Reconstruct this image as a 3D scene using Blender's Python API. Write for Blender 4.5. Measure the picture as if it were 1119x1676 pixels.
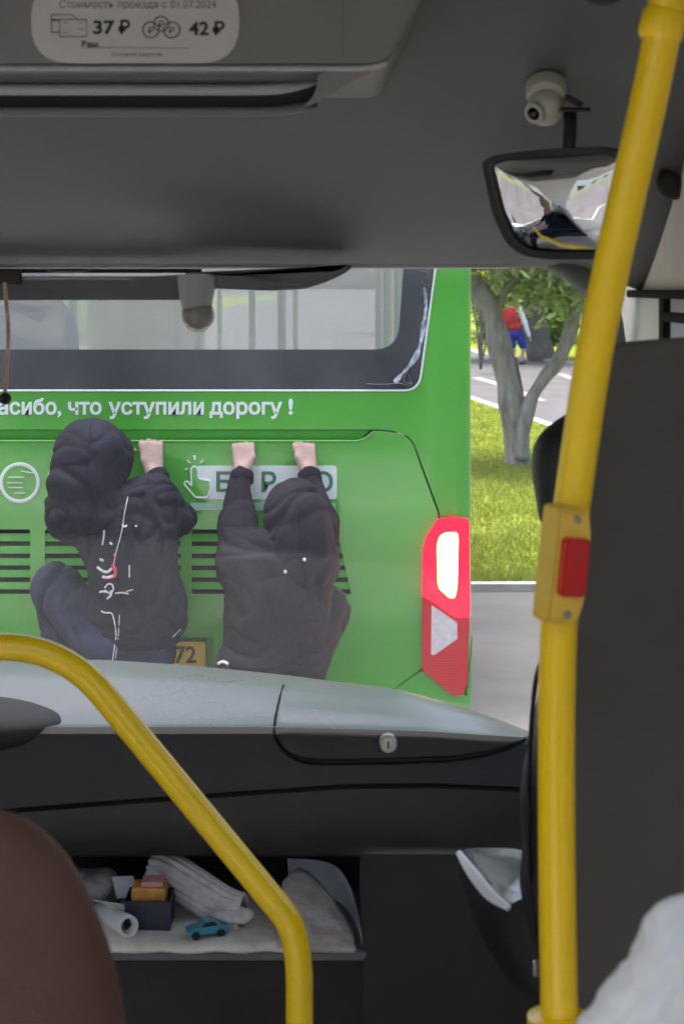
import bpy, bmesh, math, random
import numpy as np
from mathutils import Vector, Matrix, Euler, noise
from mathutils.geometry import tessellate_polygon
from mathutils.bvhtree import BVHTree

random.seed(7)
np.random.seed(7)
for o in list(bpy.data.objects):
    bpy.data.objects.remove(o)
SC = bpy.context.scene
COL = SC.collection
R = math.radians

# ------------------------------------------------------------------ camera
F, CX, HY, H = 2760.0, 559.5, 470.0, 2.05      # focal length in photo pixels, horizon row, eye height (m)


def P(x, y, d):
    """A point of the place: seen at photo pixel (x, y), d metres ahead of the lens."""
    return Vector(((x - CX) / F * d, d, H - (y - HY) / F * d))


cd = bpy.data.cameras.new('camera')
cam = bpy.data.objects.new('camera', cd)
COL.objects.link(cam)
cam.location = (0, 0, H)
cam.rotation_euler = (R(90), 0, 0)
cd.sensor_fit = 'VERTICAL'
cd.sensor_height = 24.0
cd.lens = 24.0 * F / 1676.0
cd.shift_y = -(838.0 - HY) / 1676.0
cd.clip_start = 0.05
cd.clip_end = 3000
cd.dof.use_dof = True
cd.dof.focus_distance = 4.2
cd.dof.aperture_fstop = 7.0
SC.camera = cam

# ------------------------------------------------------------------ light
SUN_EL, SUN_AZ = 78, 320        # azimuth measured from +Y clockwise: soft high light from ahead on the left
w = bpy.data.worlds.new('World')
SC.world = w
w.use_nodes = True
nt = w.node_tree
sky = nt.nodes.new('ShaderNodeTexSky')
sky.sky_type = 'NISHITA'
sky.sun_disc = False
sky.sun_elevation = R(SUN_EL)
sky.sun_rotation = R(SUN_AZ)
sky.air_density = 0.7
sky.dust_density = 6.0
sky.ozone_density = 0.3
nt.links.new(sky.outputs[0], nt.nodes['Background'].inputs[0])
nt.nodes['Background'].inputs[1].default_value = 0.15
sl = bpy.data.lights.new('sun', 'SUN')
sl.energy = 0.9
sl.angle = R(20)
sl.color = (1.0, 0.96, 0.9)
sun = bpy.data.objects.new('sun', sl)
COL.objects.link(sun)
az, el = R(SUN_AZ), R(SUN_EL)
sdir = Vector((math.sin(az) * math.cos(el), math.cos(az) * math.cos(el), math.sin(el)))
sun.rotation_euler = sdir.to_track_quat('Z', 'Y').to_euler()
vs = SC.view_settings
vs.view_transform = 'Standard'
vs.look = 'None'
vs.gamma = 1
vs.exposure = 1.98
SC.render.engine = 'CYCLES'
SC.cycles.use_denoising = True
SC.cycles.max_bounces = 10
SC.cycles.diffuse_bounces = 6
SC.cycles.transparent_max_bounces = 24
SC.cycles.sample_clamp_indirect = 6
SC.cycles.caustics_reflective = False
SC.cycles.caustics_refractive = False


# ------------------------------------------------------------------ materials
def lin(r, g, b):
    f = lambda c: (c / 255 / 12.92) if c / 255 <= 0.04045 else ((c / 255 + 0.055) / 1.055) ** 2.4
    return (f(r), f(g), f(b))


def mat(name, col, rough=0.5, spec=0.5, metal=0.0, var=0.12, vscale=6.0, bump=0.0, bscale=200.0,
        coat=0.0, emit=None, estr=0.0, rvar=0.0, col2=None, sheen=0.0, stretch=None, translucent=0.0):
    m = bpy.data.materials.new(name)
    m.use_nodes = True
    n, l = m.node_tree.nodes, m.node_tree.links
    b = n['Principled BSDF']
    b.inputs['Roughness'].default_value = rough
    b.inputs['Metallic'].default_value = metal
    b.inputs['Specular IOR Level'].default_value = spec
    b.inputs['Coat Weight'].default_value = coat
    b.inputs['Sheen Weight'].default_value = sheen
    tc = n.new('ShaderNodeTexCoord')
    vec = tc.outputs['Object']
    if stretch:
        mp = n.new('ShaderNodeMapping')
        mp.inputs['Scale'].default_value = stretch
        l.new(vec, mp.inputs[0])
        vec = mp.outputs[0]
    nz = n.new('ShaderNodeTexNoise')
    nz.inputs['Scale'].default_value = vscale
    nz.inputs['Detail'].default_value = 6
    nz.inputs['Roughness'].default_value = 0.62
    l.new(vec, nz.inputs['Vector'])
    rp = n.new('ShaderNodeValToRGB')
    c2 = col2 if col2 else tuple(max(0, c * (1 - var * 2.2)) for c in col)
    c1 = col if col2 else tuple(min(1, c * (1 + var)) for c in col)
    rp.color_ramp.elements[0].position = 0.32
    rp.color_ramp.elements[1].position = 0.68
    rp.color_ramp.elements[0].color = (*c2, 1)
    rp.color_ramp.elements[1].color = (*c1, 1)
    l.new(nz.outputs['Fac'], rp.inputs[0])
    l.new(rp.outputs[0], b.inputs['Base Color'])
    if rvar:
        mr = n.new('ShaderNodeMapRange')
        mr.inputs['To Min'].default_value = max(0.02, rough - rvar)
        mr.inputs['To Max'].default_value = min(1, rough + rvar)
        l.new(nz.outputs['Fac'], mr.inputs['Value'])
        l.new(mr.outputs[0], b.inputs['Roughness'])
    if bump:
        n2 = n.new('ShaderNodeTexNoise')
        n2.inputs['Scale'].default_value = bscale
        n2.inputs['Detail'].default_value = 4
        l.new(vec, n2.inputs['Vector'])
        bp = n.new('ShaderNodeBump')
        bp.inputs['Strength'].default_value = bump
        bp.inputs['Distance'].default_value = 0.01
        l.new(n2.outputs['Fac'], bp.inputs['Height'])
        l.new(bp.outputs[0], b.inputs['Normal'])
    if emit:
        b.inputs['Emission Color'].default_value = (*emit, 1)
        b.inputs['Emission Strength'].default_value = estr
    return m


def glass(name, tint=(0.95, 0.97, 0.96), refl=1.0, dust_veil=0.0, rough=0.0):
    m = bpy.data.materials.new(name)
    m.use_nodes = True
    n, l = m.node_tree.nodes, m.node_tree.links
    n.remove(n['Principled BSDF'])
    out = n['Material Output']
    tr = n.new('ShaderNodeBsdfTransparent')
    tr.inputs[0].default_value = (*tint, 1)
    gl = n.new('ShaderNodeBsdfGlossy')
    gl.inputs['Roughness'].default_value = rough
    gl.inputs[0].default_value = (1, 1, 1, 1)
    # Schlick reflectance, the same from both sides of the sheet
    ge = n.new('ShaderNodeNewGeometry')
    dt = n.new('ShaderNodeVectorMath')
    dt.operation = 'DOT_PRODUCT'
    l.new(ge.outputs['Normal'], dt.inputs[0])
    l.new(ge.outputs['Incoming'], dt.inputs[1])
    ab_ = n.new('ShaderNodeMath')
    ab_.operation = 'ABSOLUTE'
    l.new(dt.outputs['Value'], ab_.inputs[0])
    om = n.new('ShaderNodeMath')
    om.operation = 'SUBTRACT'
    om.inputs[0].default_value = 1.0
    l.new(ab_.outputs[0], om.inputs[1])
    pw = n.new('ShaderNodeMath')
    pw.operation = 'POWER'
    pw.inputs[1].default_value = 5.0
    l.new(om.outputs[0], pw.inputs[0])
    fr = n.new('ShaderNodeMath')
    fr.operation = 'MULTIPLY_ADD'
    fr.inputs[1].default_value = 0.96 * min(1, refl)
    fr.inputs[2].default_value = 0.04 * refl
    l.new(pw.outputs[0], fr.inputs[0])
    mx = n.new('ShaderNodeMixShader')
    l.new(fr.outputs[0], mx.inputs[0])
    l.new(tr.outputs[0], mx.inputs[1])
    l.new(gl.outputs[0], mx.inputs[2])
    last = mx
    if dust_veil:
        df = n.new('ShaderNodeBsdfTranslucent')
        df.inputs[0].default_value = (0.85, 0.87, 0.88, 1)
        tc = n.new('ShaderNodeTexCoord')
        nz = n.new('ShaderNodeTexNoise')
        nz.inputs['Scale'].default_value = 3
        nz.inputs['Detail'].default_value = 5
        l.new(tc.outputs['Object'], nz.inputs['Vector'])
        mr = n.new('ShaderNodeMapRange')
        mr.inputs['To Min'].default_value = dust_veil * 0.7
        mr.inputs['To Max'].default_value = dust_veil * 1.3
        l.new(nz.outputs['Fac'], mr.inputs['Value'])
        d2 = n.new('ShaderNodeBsdfDiffuse')
        d2.inputs[0].default_value = (0.85, 0.87, 0.88, 1)
        m3 = n.new('ShaderNodeMixShader')
        m3.inputs[0].default_value = 0.5
        l.new(df.outputs[0], m3.inputs[1])
        l.new(d2.outputs[0], m3.inputs[2])
        m2 = n.new('ShaderNodeMixShader')
        l.new(mr.outputs[0], m2.inputs[0])
        l.new(mx.outputs[0], m2.inputs[1])
        l.new(m3.outputs[0], m2.inputs[2])
        last = m2
    l.new(last.outputs[0], out.inputs[0])
    return m


def leafmat(name, c1, c2, tr=0.35):
    m = bpy.data.materials.new(name)
    m.use_nodes = True
    n, l = m.node_tree.nodes, m.node_tree.links
    b = n['Principled BSDF']
    b.inputs['Roughness'].default_value = 0.55
    g = n.new('ShaderNodeNewGeometry')
    rp = n.new('ShaderNodeValToRGB')
    rp.color_ramp.elements[0].color = (*c1, 1)
    rp.color_ramp.elements[1].color = (*c2, 1)
    l.new(g.outputs['Random Per Island'], rp.inputs[0])
    l.new(rp.outputs[0], b.inputs['Base Color'])
    t = n.new('ShaderNodeBsdfTranslucent')
    l.new(rp.outputs[0], t.inputs[0])
    mx = n.new('ShaderNodeMixShader')
    mx.inputs[0].default_value = tr
    l.new(b.outputs[0], mx.inputs[1])
    l.new(t.outputs[0], mx.inputs[2])
    l.new(mx.outputs[0], n['Material Output'].inputs[0])
    return m


def ribbed(name, col, scale, strength, rough=0.9, axis='X'):
    m = mat(name, col, rough, 0.2, var=0.1, vscale=60)
    n, l = m.node_tree.nodes, m.node_tree.links
    return m


M = {}
M['green'] = mat('bus_green_paint', (0.070, 0.41, 0.032), 0.24, 0.5, var=0.05, vscale=2.5, coat=0.35, bump=0.015, bscale=14, rvar=0.08)
_n, _l = M['green'].node_tree.nodes, M['green'].node_tree.links
_b = _n['Principled BSDF']
_src = _b.inputs['Base Color'].links[0].from_socket
_tc = _n.new('ShaderNodeTexCoord')
_nz = _n.new('ShaderNodeTexNoise')
_nz.inputs['Scale'].default_value = 2.2
_nz.inputs['Detail'].default_value = 9
_nz.inputs['Roughness'].default_value = .7
_l.new(_tc.outputs['Object'], _nz.inputs['Vector'])
_sx = _n.new('ShaderNodeSeparateXYZ')
_l.new(_tc.outputs['Object'], _sx.inputs[0])
_m1 = _n.new('ShaderNodeMapRange')      # road dirt clings to the lower panels
for _k, _v in (('From Min', 1.75), ('From Max', .55), ('To Min', 0.02), ('To Max', .25)):
    _m1.inputs[_k].default_value = _v
_l.new(_sx.outputs['Z'], _m1.inputs['Value'])
_m2 = _n.new('ShaderNodeMapRange')
for _k, _v in (('From Min', .42), ('From Max', .75)):
    _m2.inputs[_k].default_value = _v
_l.new(_nz.outputs['Fac'], _m2.inputs['Value'])
_mu = _n.new('ShaderNodeMath')
_mu.operation = 'MULTIPLY'
_l.new(_m1.outputs[0], _mu.inputs[0])
_l.new(_m2.outputs[0], _mu.inputs[1])
_mx = _n.new('ShaderNodeMix')
_mx.data_type = 'RGBA'
_mx.inputs['B'].default_value = (.16, .15, .10, 1)
_l.new(_mu.outputs[0], _mx.inputs['Factor'])
_l.new(_src, _mx.inputs['A'])
_l.new(_mx.outputs['Result'], _b.inputs['Base Color'])
M['green_dark'] = mat('bus_green_recess', (0.068, 0.38, 0.034), 0.4, 0.4, var=0.06, vscale=3)
M['black_plastic'] = mat('black_plastic', (0.014, 0.014, 0.015), 0.42, 0.5, var=0.2, vscale=20, bump=0.05, bscale=500)
M['black_gap'] = mat('black_gap', (0.006, 0.006, 0.006), 0.8, 0.2, var=0.1)
M['rubber'] = mat('black_rubber', (0.016, 0.015, 0.016), 0.65, 0.35, var=0.2, vscale=30, bump=0.1, bscale=300)
M['frit'] = mat('black_glass_border', (0.06, 0.066, 0.078), 0.12, 0.8, var=0.2, vscale=2)
M['white_vinyl'] = mat('white_vinyl', (0.80, 0.86, 0.82), 0.4, 0.4, var=0.03)
M['border_reflection'] = mat('pale_reflection_streak', (0.50, 0.56, 0.62), 0.6, 0.3, var=0.4, vscale=30)
M['green_vinyl'] = mat('green_vinyl', (0.05, 0.22, 0.11), 0.4, 0.4, var=0.05)
M['pale_vinyl'] = mat('pale_green_vinyl', (0.36, 0.62, 0.42), 0.4, 0.4, var=0.06)
M['bus_glass'] = glass('bus_glass', (0.93, 0.95, 0.93), 1.0, dust_veil=0.05)
M['veiled_glass'] = glass('veiled_rear_glass', (0.95, 0.96, 0.94), 1.0, dust_veil=0.32)  # pale layer stands in for bright reflections and haze on the pane
M['clear_glass'] = glass('clear_glass', (0.95, 0.97, 0.96), 0.8)
M['screen_glass'] = glass('windscreen_glass', (0.95, 0.97, 0.965), 0.10, dust_veil=0.006)
M['cream'] = mat('bus_cream_lining', (0.85, 0.78, 0.58), 0.6, 0.3, var=0.06, vscale=3)
M['seat_blue'] = mat('seat_fabric_blue', (0.06, 0.075, 0.13), 0.9, 0.2, var=0.25, vscale=40)
M['pole_cream'] = mat('cream_pole_paint', (0.78, 0.68, 0.35), 0.35, 0.5, var=0.04)
M['red_lens'] = mat('red_lens', (0.40, 0.006, 0.018), 0.30, 0.25, var=0.06, vscale=40, coat=0.0, emit=(1, 0.004, 0.012), estr=0.04)
M['red_lit'] = mat('red_lens_lit', (0.3, 0.005, 0.010), 0.30, 0.25, var=0.06, vscale=40, coat=0.0, emit=(1, 0.001, 0.006), estr=4.0)
M['lamp_lit'] = mat('brake_lamp_lit', (0.9, 0.8, 0.6), 0.2, 0.5, var=0.02, emit=(1.0, 0.66, 0.30), estr=22.0)
M['lamp_orange'] = mat('brake_lamp_rim', (0.8, 0.3, 0.1), 0.2, 0.5, var=0.02, emit=(1.0, 0.20, 0.03), estr=5.0)
M['reflector'] = mat('white_reflector', (0.70, 0.66, 0.66), 0.25, 0.6, var=0.08, vscale=60, bump=0.3, bscale=300)
M['plate'] = mat('yellow_plate', (0.80, 0.52, 0.06), 0.45, 0.4, var=0.1, vscale=12)
M['plate_ink'] = mat('plate_ink', (0.09, 0.06, 0.015), 0.5, 0.3, var=0.1)
M['tyre'] = mat('tyre', (0.02, 0.02, 0.02), 0.8, 0.3, var=0.2)
M['metal'] = mat('dull_metal', (0.42, 0.41, 0.39), 0.35, 0.5, metal=0.9, var=0.15, vscale=60)
M['asphalt'] = mat('asphalt', (0.115, 0.108, 0.114), 0.85, 0.3, var=0.14, vscale=1.2, bump=0.4, bscale=90)
M['kerb'] = mat('kerb_concrete', (0.44, 0.43, 0.41), 0.8, 0.3, var=0.15, vscale=4, bump=0.2, bscale=60)
M['paint'] = mat('road_paint', (0.34, 0.34, 0.33), 0.7, 0.3, var=0.2, vscale=5)
M['turf'] = mat('turf_soil', (0.24, 0.27, 0.020), 0.9, 0.15, vscale=0.9, col2=(0.10, 0.15, 0.014), bump=0.6, bscale=40)
M['blade'] = leafmat('grass_blade', (0.13, 0.20, 0.014), (0.32, 0.33, 0.028), 0.4)
M['bark'] = mat('grey_bark', (0.40, 0.36, 0.33), 0.9, 0.2, vscale=5, col2=(0.20, 0.175, 0.155), bump=0.9, bscale=26, stretch=(3, 3, 0.7))
M['bark_dark'] = mat('dark_bark', (0.20, 0.185, 0.15), 0.9, 0.2, vscale=5, col2=(0.10, 0.095, 0.08), bump=0.9, bscale=26, stretch=(3, 3, 0.7))
M['leaf'] = leafmat('leaf_green', (0.15, 0.26, 0.05), (0.50, 0.58, 0.24), .55)
M['leaf_dark'] = leafmat('leaf_dark', (0.09, 0.17, 0.035), (0.28, 0.38, 0.10), .5)
M['leaf_yellow'] = leafmat('leaf_yellow', (0.30, 0.30, 0.02), (0.60, 0.52, 0.04))
M['stucco'] = mat('beige_stucco', (0.50, 0.40, 0.30), 0.9, 0.2, var=0.12, vscale=1.5, bump=0.2, bscale=30)
M['white_trim'] = mat('white_trim', (0.75, 0.74, 0.72), 0.7, 0.3, var=0.05)
M['dark_pane'] = mat('dark_window', (0.05, 0.05, 0.055), 0.08, 0.6, var=0.3, vscale=0.6)
M['roofing'] = mat('roofing', (0.16, 0.13, 0.12), 0.8, 0.2, var=0.1)
for _k in ('red_lens', 'red_lit', 'reflector'):
    _n, _l = M[_k].node_tree.nodes, M[_k].node_tree.links
    _tc = _n.new('ShaderNodeTexCoord')
    _wv = _n.new('ShaderNodeTexWave')
    _wv.inputs['Scale'].default_value = 55
    _wv.bands_direction = 'Z' if _k != 'reflector' else 'DIAGONAL'
    _l.new(_tc.outputs['Object'], _wv.inputs['Vector'])
    _bp = _n.new('ShaderNodeBump')
    _bp.inputs['Strength'].default_value = .4
    _bp.inputs['Distance'].default_value = .0015
    _l.new(_wv.outputs['Fac'], _bp.inputs['Height'])
    _l.new(_bp.outputs[0], _n['Principled BSDF'].inputs['Normal'])
    if _k == 'red_lit':     # the lit lens is brighter between its ribs
        _mr = _n.new('ShaderNodeMapRange')
        _mr.inputs['To Min'].default_value = 2.6
        _mr.inputs['To Max'].default_value = 5.0
        _l.new(_wv.outputs['Fac'], _mr.inputs['Value'])
        _l.new(_mr.outputs[0], _n['Principled BSDF'].inputs['Emission Strength'])
# clothes and skin
M['skin'] = mat('skin', (0.52, 0.35, 0.30), 0.5, 0.4, var=0.07, vscale=26, bump=0.08, bscale=130)
M['black_cotton'] = mat('black_cotton', (0.017, 0.018, 0.030), 0.95, 0.15, var=0.15, vscale=9, bump=0.25, bscale=30)
M['plum_cotton'] = mat('dark_plum_cotton', (0.021, 0.018, 0.029), 0.95, 0.15, var=0.15, vscale=9, bump=0.25, bscale=30)
M['navy_denim'] = mat('navy_denim', (0.030, 0.038, 0.070), 0.95, 0.15, var=0.2, vscale=12, bump=0.35, bscale=22)
M['shoe'] = mat('shoe_black', (0.02, 0.02, 0.02), 0.6, 0.4, var=0.2)
M['shoe_white'] = mat('shoe_sole_white', (0.7, 0.7, 0.68), 0.6, 0.4, var=0.1)
M['white_cotton'] = mat('white_cotton', (0.72, 0.72, 0.74), 0.9, 0.2, var=0.05, vscale=30)
M['white_print'] = mat('white_print', (0.62, 0.62, 0.64), 0.7, 0.3, var=0.2, vscale=50)
M['red_print'] = mat('red_print', (0.70, 0.08, 0.12), 0.7, 0.3, var=0.2, vscale=50)
M['red_cotton'] = mat('red_cotton', (0.48, 0.05, 0.045), 0.9, 0.2, var=0.15, vscale=9)
M['blue_cotton'] = mat('blue_cotton', (0.03, 0.05, 0.30), 0.9, 0.2, var=0.15)
M['maroon'] = mat('maroon_cotton', (0.10, 0.045, 0.05), 0.9, 0.2, var=0.1)
M['standin_skin_pale'] = mat('pale_reflection_figure', (0.92, 0.74, 0.54), 0.5, 0.4, var=0.05, vscale=26)
M['hair'] = mat('dark_hair', (0.015, 0.011, 0.009), 0.55, 0.4, var=0.3, vscale=60)
# cabin
M['lining'] = mat('grey_headlining', (0.150, 0.155, 0.152), 0.72, 0.3, var=0.05, vscale=2.2, bump=0.10, bscale=420)
M['lining_white'] = mat('pale_wall_lining', (0.82, 0.80, 0.76), 0.6, 0.3, var=0.04, vscale=3)
M['lining_warm'] = mat('grey_console_plastic', (0.18, 0.18, 0.167), 0.5, 0.4, var=0.05, vscale=3, bump=0.08, bscale=480)
M['lining_pale'] = mat('pale_grey_trim', (0.36, 0.37, 0.38), 0.45, 0.4, var=0.05, vscale=4, bump=0.05, bscale=400)
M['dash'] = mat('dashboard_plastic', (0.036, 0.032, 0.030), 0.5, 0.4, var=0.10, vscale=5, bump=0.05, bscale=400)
M['dash_pad'] = mat('gleam_grey_dash_pad', (0.14, 0.15, 0.156), 0.28, 0.6, var=0.05, vscale=4, rvar=0.05)  # paler than the dash plastic: sky gleam put into the colour
M['shade'] = mat('grey_shade_fabric', (0.16, 0.155, 0.165), 0.8, 0.3, var=0.06, vscale=6)
M['dash_low'] = mat('lower_dash_plastic', (0.033, 0.030, 0.028), 0.6, 0.3, var=0.12, vscale=5, bump=0.12, bscale=600)
M['tray_grey'] = mat('tray_grey_plastic', (0.88, 0.92, 0.95), 0.4, 0.5, var=0.06, vscale=5)
M['yellow'] = mat('yellow_rail_paint', (1.0, 0.64, 0.002), 0.30, 0.5, var=0.02, vscale=3, coat=0.25, bump=0.02, bscale=60, rvar=0.06)
M['yellow_pl'] = mat('yellow_button_plastic', (0.78, 0.50, 0.06), 0.35, 0.5, var=0.04, vscale=20)
M['red_button'] = mat('red_button_plastic', (0.62, 0.010, 0.008), 0.22, 0.5, var=0.05, vscale=20, coat=0.3)
M['partition'] = mat('dark_partition_panel', (0.072, 0.069, 0.063), 0.45, 0.5, var=0.14, vscale=3.0, bump=0.12, bscale=500, rvar=0.10)
M['sticker'] = mat('sticker_vinyl', (0.50, 0.48, 0.45), 0.5, 0.4, var=0.04, vscale=8)
M['ink'] = mat('black_ink', (0.018, 0.017, 0.016), 0.5, 0.4, var=0.1)
M['grey_ink'] = mat('grey_ink', (0.12, 0.115, 0.11), 0.5, 0.4, var=0.1)
M['cam_white'] = mat('camera_white_plastic', (0.55, 0.53, 0.46), 0.4, 0.5, var=0.05, vscale=20)
M['lens_glass'] = mat('lens_black', (0.006, 0.006, 0.007), 0.06, 0.7, var=0.1)
M['mirror'] = mat('mirror_silver', (0.86, 0.87, 0.88), 0.015, 0.5, metal=1.0, var=0.01)
M['leather_brown'] = mat('brown_leather', (0.080, 0.038, 0.024), 0.65, 0.3, var=0.10, vscale=4, bump=0.1, bscale=200)
M['seat_black'] = mat('black_seat_leather', (0.018, 0.017, 0.018), 0.5, 0.45, var=0.2, vscale=12, bump=0.15, bscale=180)
M['film_grey'] = mat('glossy_plastic_film', (0.10, 0.12, 0.12), 0.15, 0.8, var=0.2, vscale=9, bump=0.25, bscale=14)
M['cloth_white'] = mat('white_cloth', (0.58, 0.58, 0.57), 0.9, 0.2, var=0.07, vscale=14, bump=0.4, bscale=40)
M['paper'] = mat('cream_paper', (0.82, 0.77, 0.66), 0.85, 0.2, var=0.12, vscale=14, bump=0.2, bscale=60)
M['paper_white'] = mat('white_paper', (0.68, 0.68, 0.65), 0.8, 0.2, var=0.06, vscale=20)
M['towel'] = mat('grey_towel', (0.62, 0.57, 0.53), 0.95, 0.1, vscale=45, col2=(0.42, 0.37, 0.33), bump=0.5, bscale=240)
M['tan_cord'] = mat('tan_cord', (0.55, 0.40, 0.28), 0.9, 0.2, var=0.2, vscale=60)
M['dome_grey'] = mat('smoked_dome', (0.24, 0.225, 0.20), 0.25, 0.5, var=0.08, vscale=20)
M['rim_glint'] = mat('edge_glint', (0.82, 0.86, 0.86), 0.2, 0.6, var=0.04)
M['knit'] = mat('grey_knit', (0.68, 0.63, 0.63), 0.95, 0.1, var=0.12, vscale=40, bump=0.3, bscale=400)
M['navy_card'] = mat('navy_card', (0.018, 0.022, 0.045), 0.45, 0.4, var=0.1)
M['orange_card'] = mat('orange_card', (0.62, 0.30, 0.07), 0.6, 0.3, var=0.2, vscale=30)
M['pink_card'] = mat('pink_card', (0.62, 0.30, 0.27), 0.6, 0.3, var=0.1)
M['toy_blue'] = mat('toy_blue_paint', (0.03, 0.26, 0.40), 0.22, 0.6, var=0.08, coat=0.6)
M['grey_junk'] = mat('grey_wrapper', (0.22, 0.22, 0.21), 0.5, 0.4, var=0.2, vscale=30)
M['floor'] = mat('cabin_floor', (0.50, 0.49, 0.47), 0.8, 0.3, var=0.2)
M['bus_white'] = mat('white_body_paint', (0.75, 0.75, 0.75), 0.3, 0.5, var=0.03, coat=0.4)


# ------------------------------------------------------------------ mesh helpers
def obj(name, data, m=None, parent=None, smooth=None):
    """Link a bmesh, a mesh or (verts, faces) as ONE mesh object."""
    if isinstance(data, bmesh.types.BMesh):
        me = bpy.data.meshes.new(name)
        bmesh.ops.recalc_face_normals(data, faces=data.faces)
        data.to_mesh(me)
        data.free()
    elif isinstance(data, tuple):
        me = bpy.data.meshes.new(name)
        me.from_pydata([tuple(v) for v in data[0]], [], data[1])
    else:
        me = data
    me.name = name
    if m is not None:
        me.materials.clear()
        me.materials.append(M[m] if isinstance(m, str) else m)
    if smooth is not None:
        me.polygons.foreach_set('use_smooth', [True] * len(me.polygons))
        if smooth < 180:
            me.set_sharp_from_angle(angle=R(smooth))
    o = bpy.data.objects.new(name, me)
    COL.objects.link(o)
    if parent is not None:
        o.parent = parent
        o.matrix_parent_inverse = parent.matrix_basis.inverted()
    return o


def tag(o, label=None, cat=None, group=None, kind=None):
    for k, v in (('label', label), ('category', cat), ('group', group), ('kind', kind)):
        if v:
            o[k] = v
    return o


def thing(name, label, cat, loc=(0, 0, 0), group=None):
    o = bpy.data.objects.new(name, None)
    COL.objects.link(o)
    o.empty_display_size = 0.1
    o.location = loc
    return tag(o, label, cat, group)


def bm_():
    return bmesh.new()


def add_box(bm, x0, x1, y0, y1, z0, z1, bevel=0.0, seg=2, mtx=None):
    b = bmesh.new()
    bmesh.ops.create_cube(b, size=1)
    for v in b.verts:
        v.co = Vector((x0 + (v.co.x + .5) * (x1 - x0), y0 + (v.co.y + .5) * (y1 - y0), z0 + (v.co.z + .5) * (z1 - z0)))
    if bevel:
        bmesh.ops.bevel(b, geom=list(b.edges), offset=bevel, segments=seg, profile=0.5, affect='EDGES')
    if mtx is not None:
        bmesh.ops.transform(b, matrix=mtx, verts=b.verts)
    merge(bm, b)
    return bm


def merge(bm, b):
    me = bpy.data.meshes.new('tmp')
    b.to_mesh(me)
    b.free()
    bm.from_mesh(me)
    bpy.data.meshes.remove(me)


def box(x0, x1, y0, y1, z0, z1, bevel=0.0, seg=2, mtx=None):
    return add_box(bm_(), x0, x1, y0, y1, z0, z1, bevel, seg, mtx)


def add_sphere(bm, c, r, mtx=None, u=24, v=14):
    b = bmesh.new()
    bmesh.ops.create_uvsphere(b, u_segments=u, v_segments=v, radius=1)
    if isinstance(r, (int, float)):
        r = (r, r, r)
    m = Matrix.Translation(Vector(c)) @ (mtx if mtx is not None else Matrix.Identity(4)) @ Matrix.Diagonal((*r, 1))
    bmesh.ops.transform(b, matrix=m, verts=b.verts)
    merge(bm, b)
    return bm


def spline(pts, n=8):
    """Catmull-Rom through pts."""
    pts = [Vector(p) for p in pts]
    q = [2 * pts[0] - pts[1]] + pts + [2 * pts[-1] - pts[-2]]
    out = []
    for i in range(1, len(q) - 2):
        a, b, c, d = q[i - 1:i + 3]
        for k in range(n):
            t = k / n
            out.append(0.5 * ((2 * b) + (c - a) * t + (2 * a - 5 * b + 4 * c - d) * t * t + (-a + 3 * b - 3 * c + d) * t ** 3))
    out.append(pts[-1])
    return out


def fillet(pts, rad, n=8):
    pts = [Vector(p) for p in pts]
    out = [pts[0]]
    for i in range(1, len(pts) - 1):
        a, b, c = pts[i - 1:i + 2]
        u, v = (a - b), (c - b)
        r = min(rad, u.length * .45, v.length * .45)
        s, e = b + u.normalized() * r, b + v.normalized() * r
        for k in range(n + 1):
            t = k / n
            out.append((1 - t) ** 2 * s + 2 * t * (1 - t) * b + t * t * e)
    out.append(pts[-1])
    return out


def add_tube(bm, pts, rad, n=16, cap=True, flat=1.0):
    pts = [Vector(p) for p in pts]
    rs = rad if isinstance(rad, (list, tuple)) else [rad] * len(pts)
    t0 = (pts[1] - pts[0]).normalized()
    up = Vector((0, 0, 1)) if abs(t0.z) < .9 else Vector((0, 1, 0))
    nrm = t0.cross(up).normalized()
    rings = []
    for i, p in enumerate(pts):
        t = (pts[min(i + 1, len(pts) - 1)] - pts[max(i - 1, 0)]).normalized()
        nrm = (nrm - t * nrm.dot(t)).normalized()
        bi = t.cross(nrm)
        ring = []
        for k in range(n):
            a = 2 * math.pi * k / n
            ring.append(bm.verts.new(p + (nrm * math.cos(a) + bi * math.sin(a) * flat) * rs[i]))
        rings.append(ring)
    for a, b in zip(rings, rings[1:]):
        for k in range(n):
            bm.faces.new((a[k], a[(k + 1) % n], b[(k + 1) % n], b[k]))
    if cap:
        bm.faces.new(rings[0][::-1])
        bm.faces.new(rings[-1])
    return bm


def tube(pts, rad, n=16, **k):
    return add_tube(bm_(), pts, rad, n, **k)


def plate(loops, y0, y1, bm=None, conv=None):
    """Flat plate in the XZ plane between y0 (front) and y1, first loop outer, others holes."""
    bm = bm or bm_()
    conv = conv or (lambda u, v, y: Vector((u, y, v)))
    tris = tessellate_polygon([[Vector((u, v, 0)) for u, v in lp] for lp in loops])
    flatp = [p for lp in loops for p in lp]
    f = [bm.verts.new(conv(u, v, y0)) for u, v in flatp]
    b = [bm.verts.new(conv(u, v, y1)) for u, v in flatp]
    for t in tris:
        try:
            bm.faces.new([f[i] for i in t])
            bm.faces.new([b[i] for i in reversed(t)])
        except ValueError:
            pass
    k = 0
    for lp in loops:
        n = len(lp)
        for i in range(n):
            j = (i + 1) % n
            try:
                bm.faces.new((f[k + i], f[k + j], b[k + j], b[k + i]))
            except ValueError:
                pass
        k += n
    bmesh.ops.recalc_face_normals(bm, faces=bm.faces)
    return bm


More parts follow.
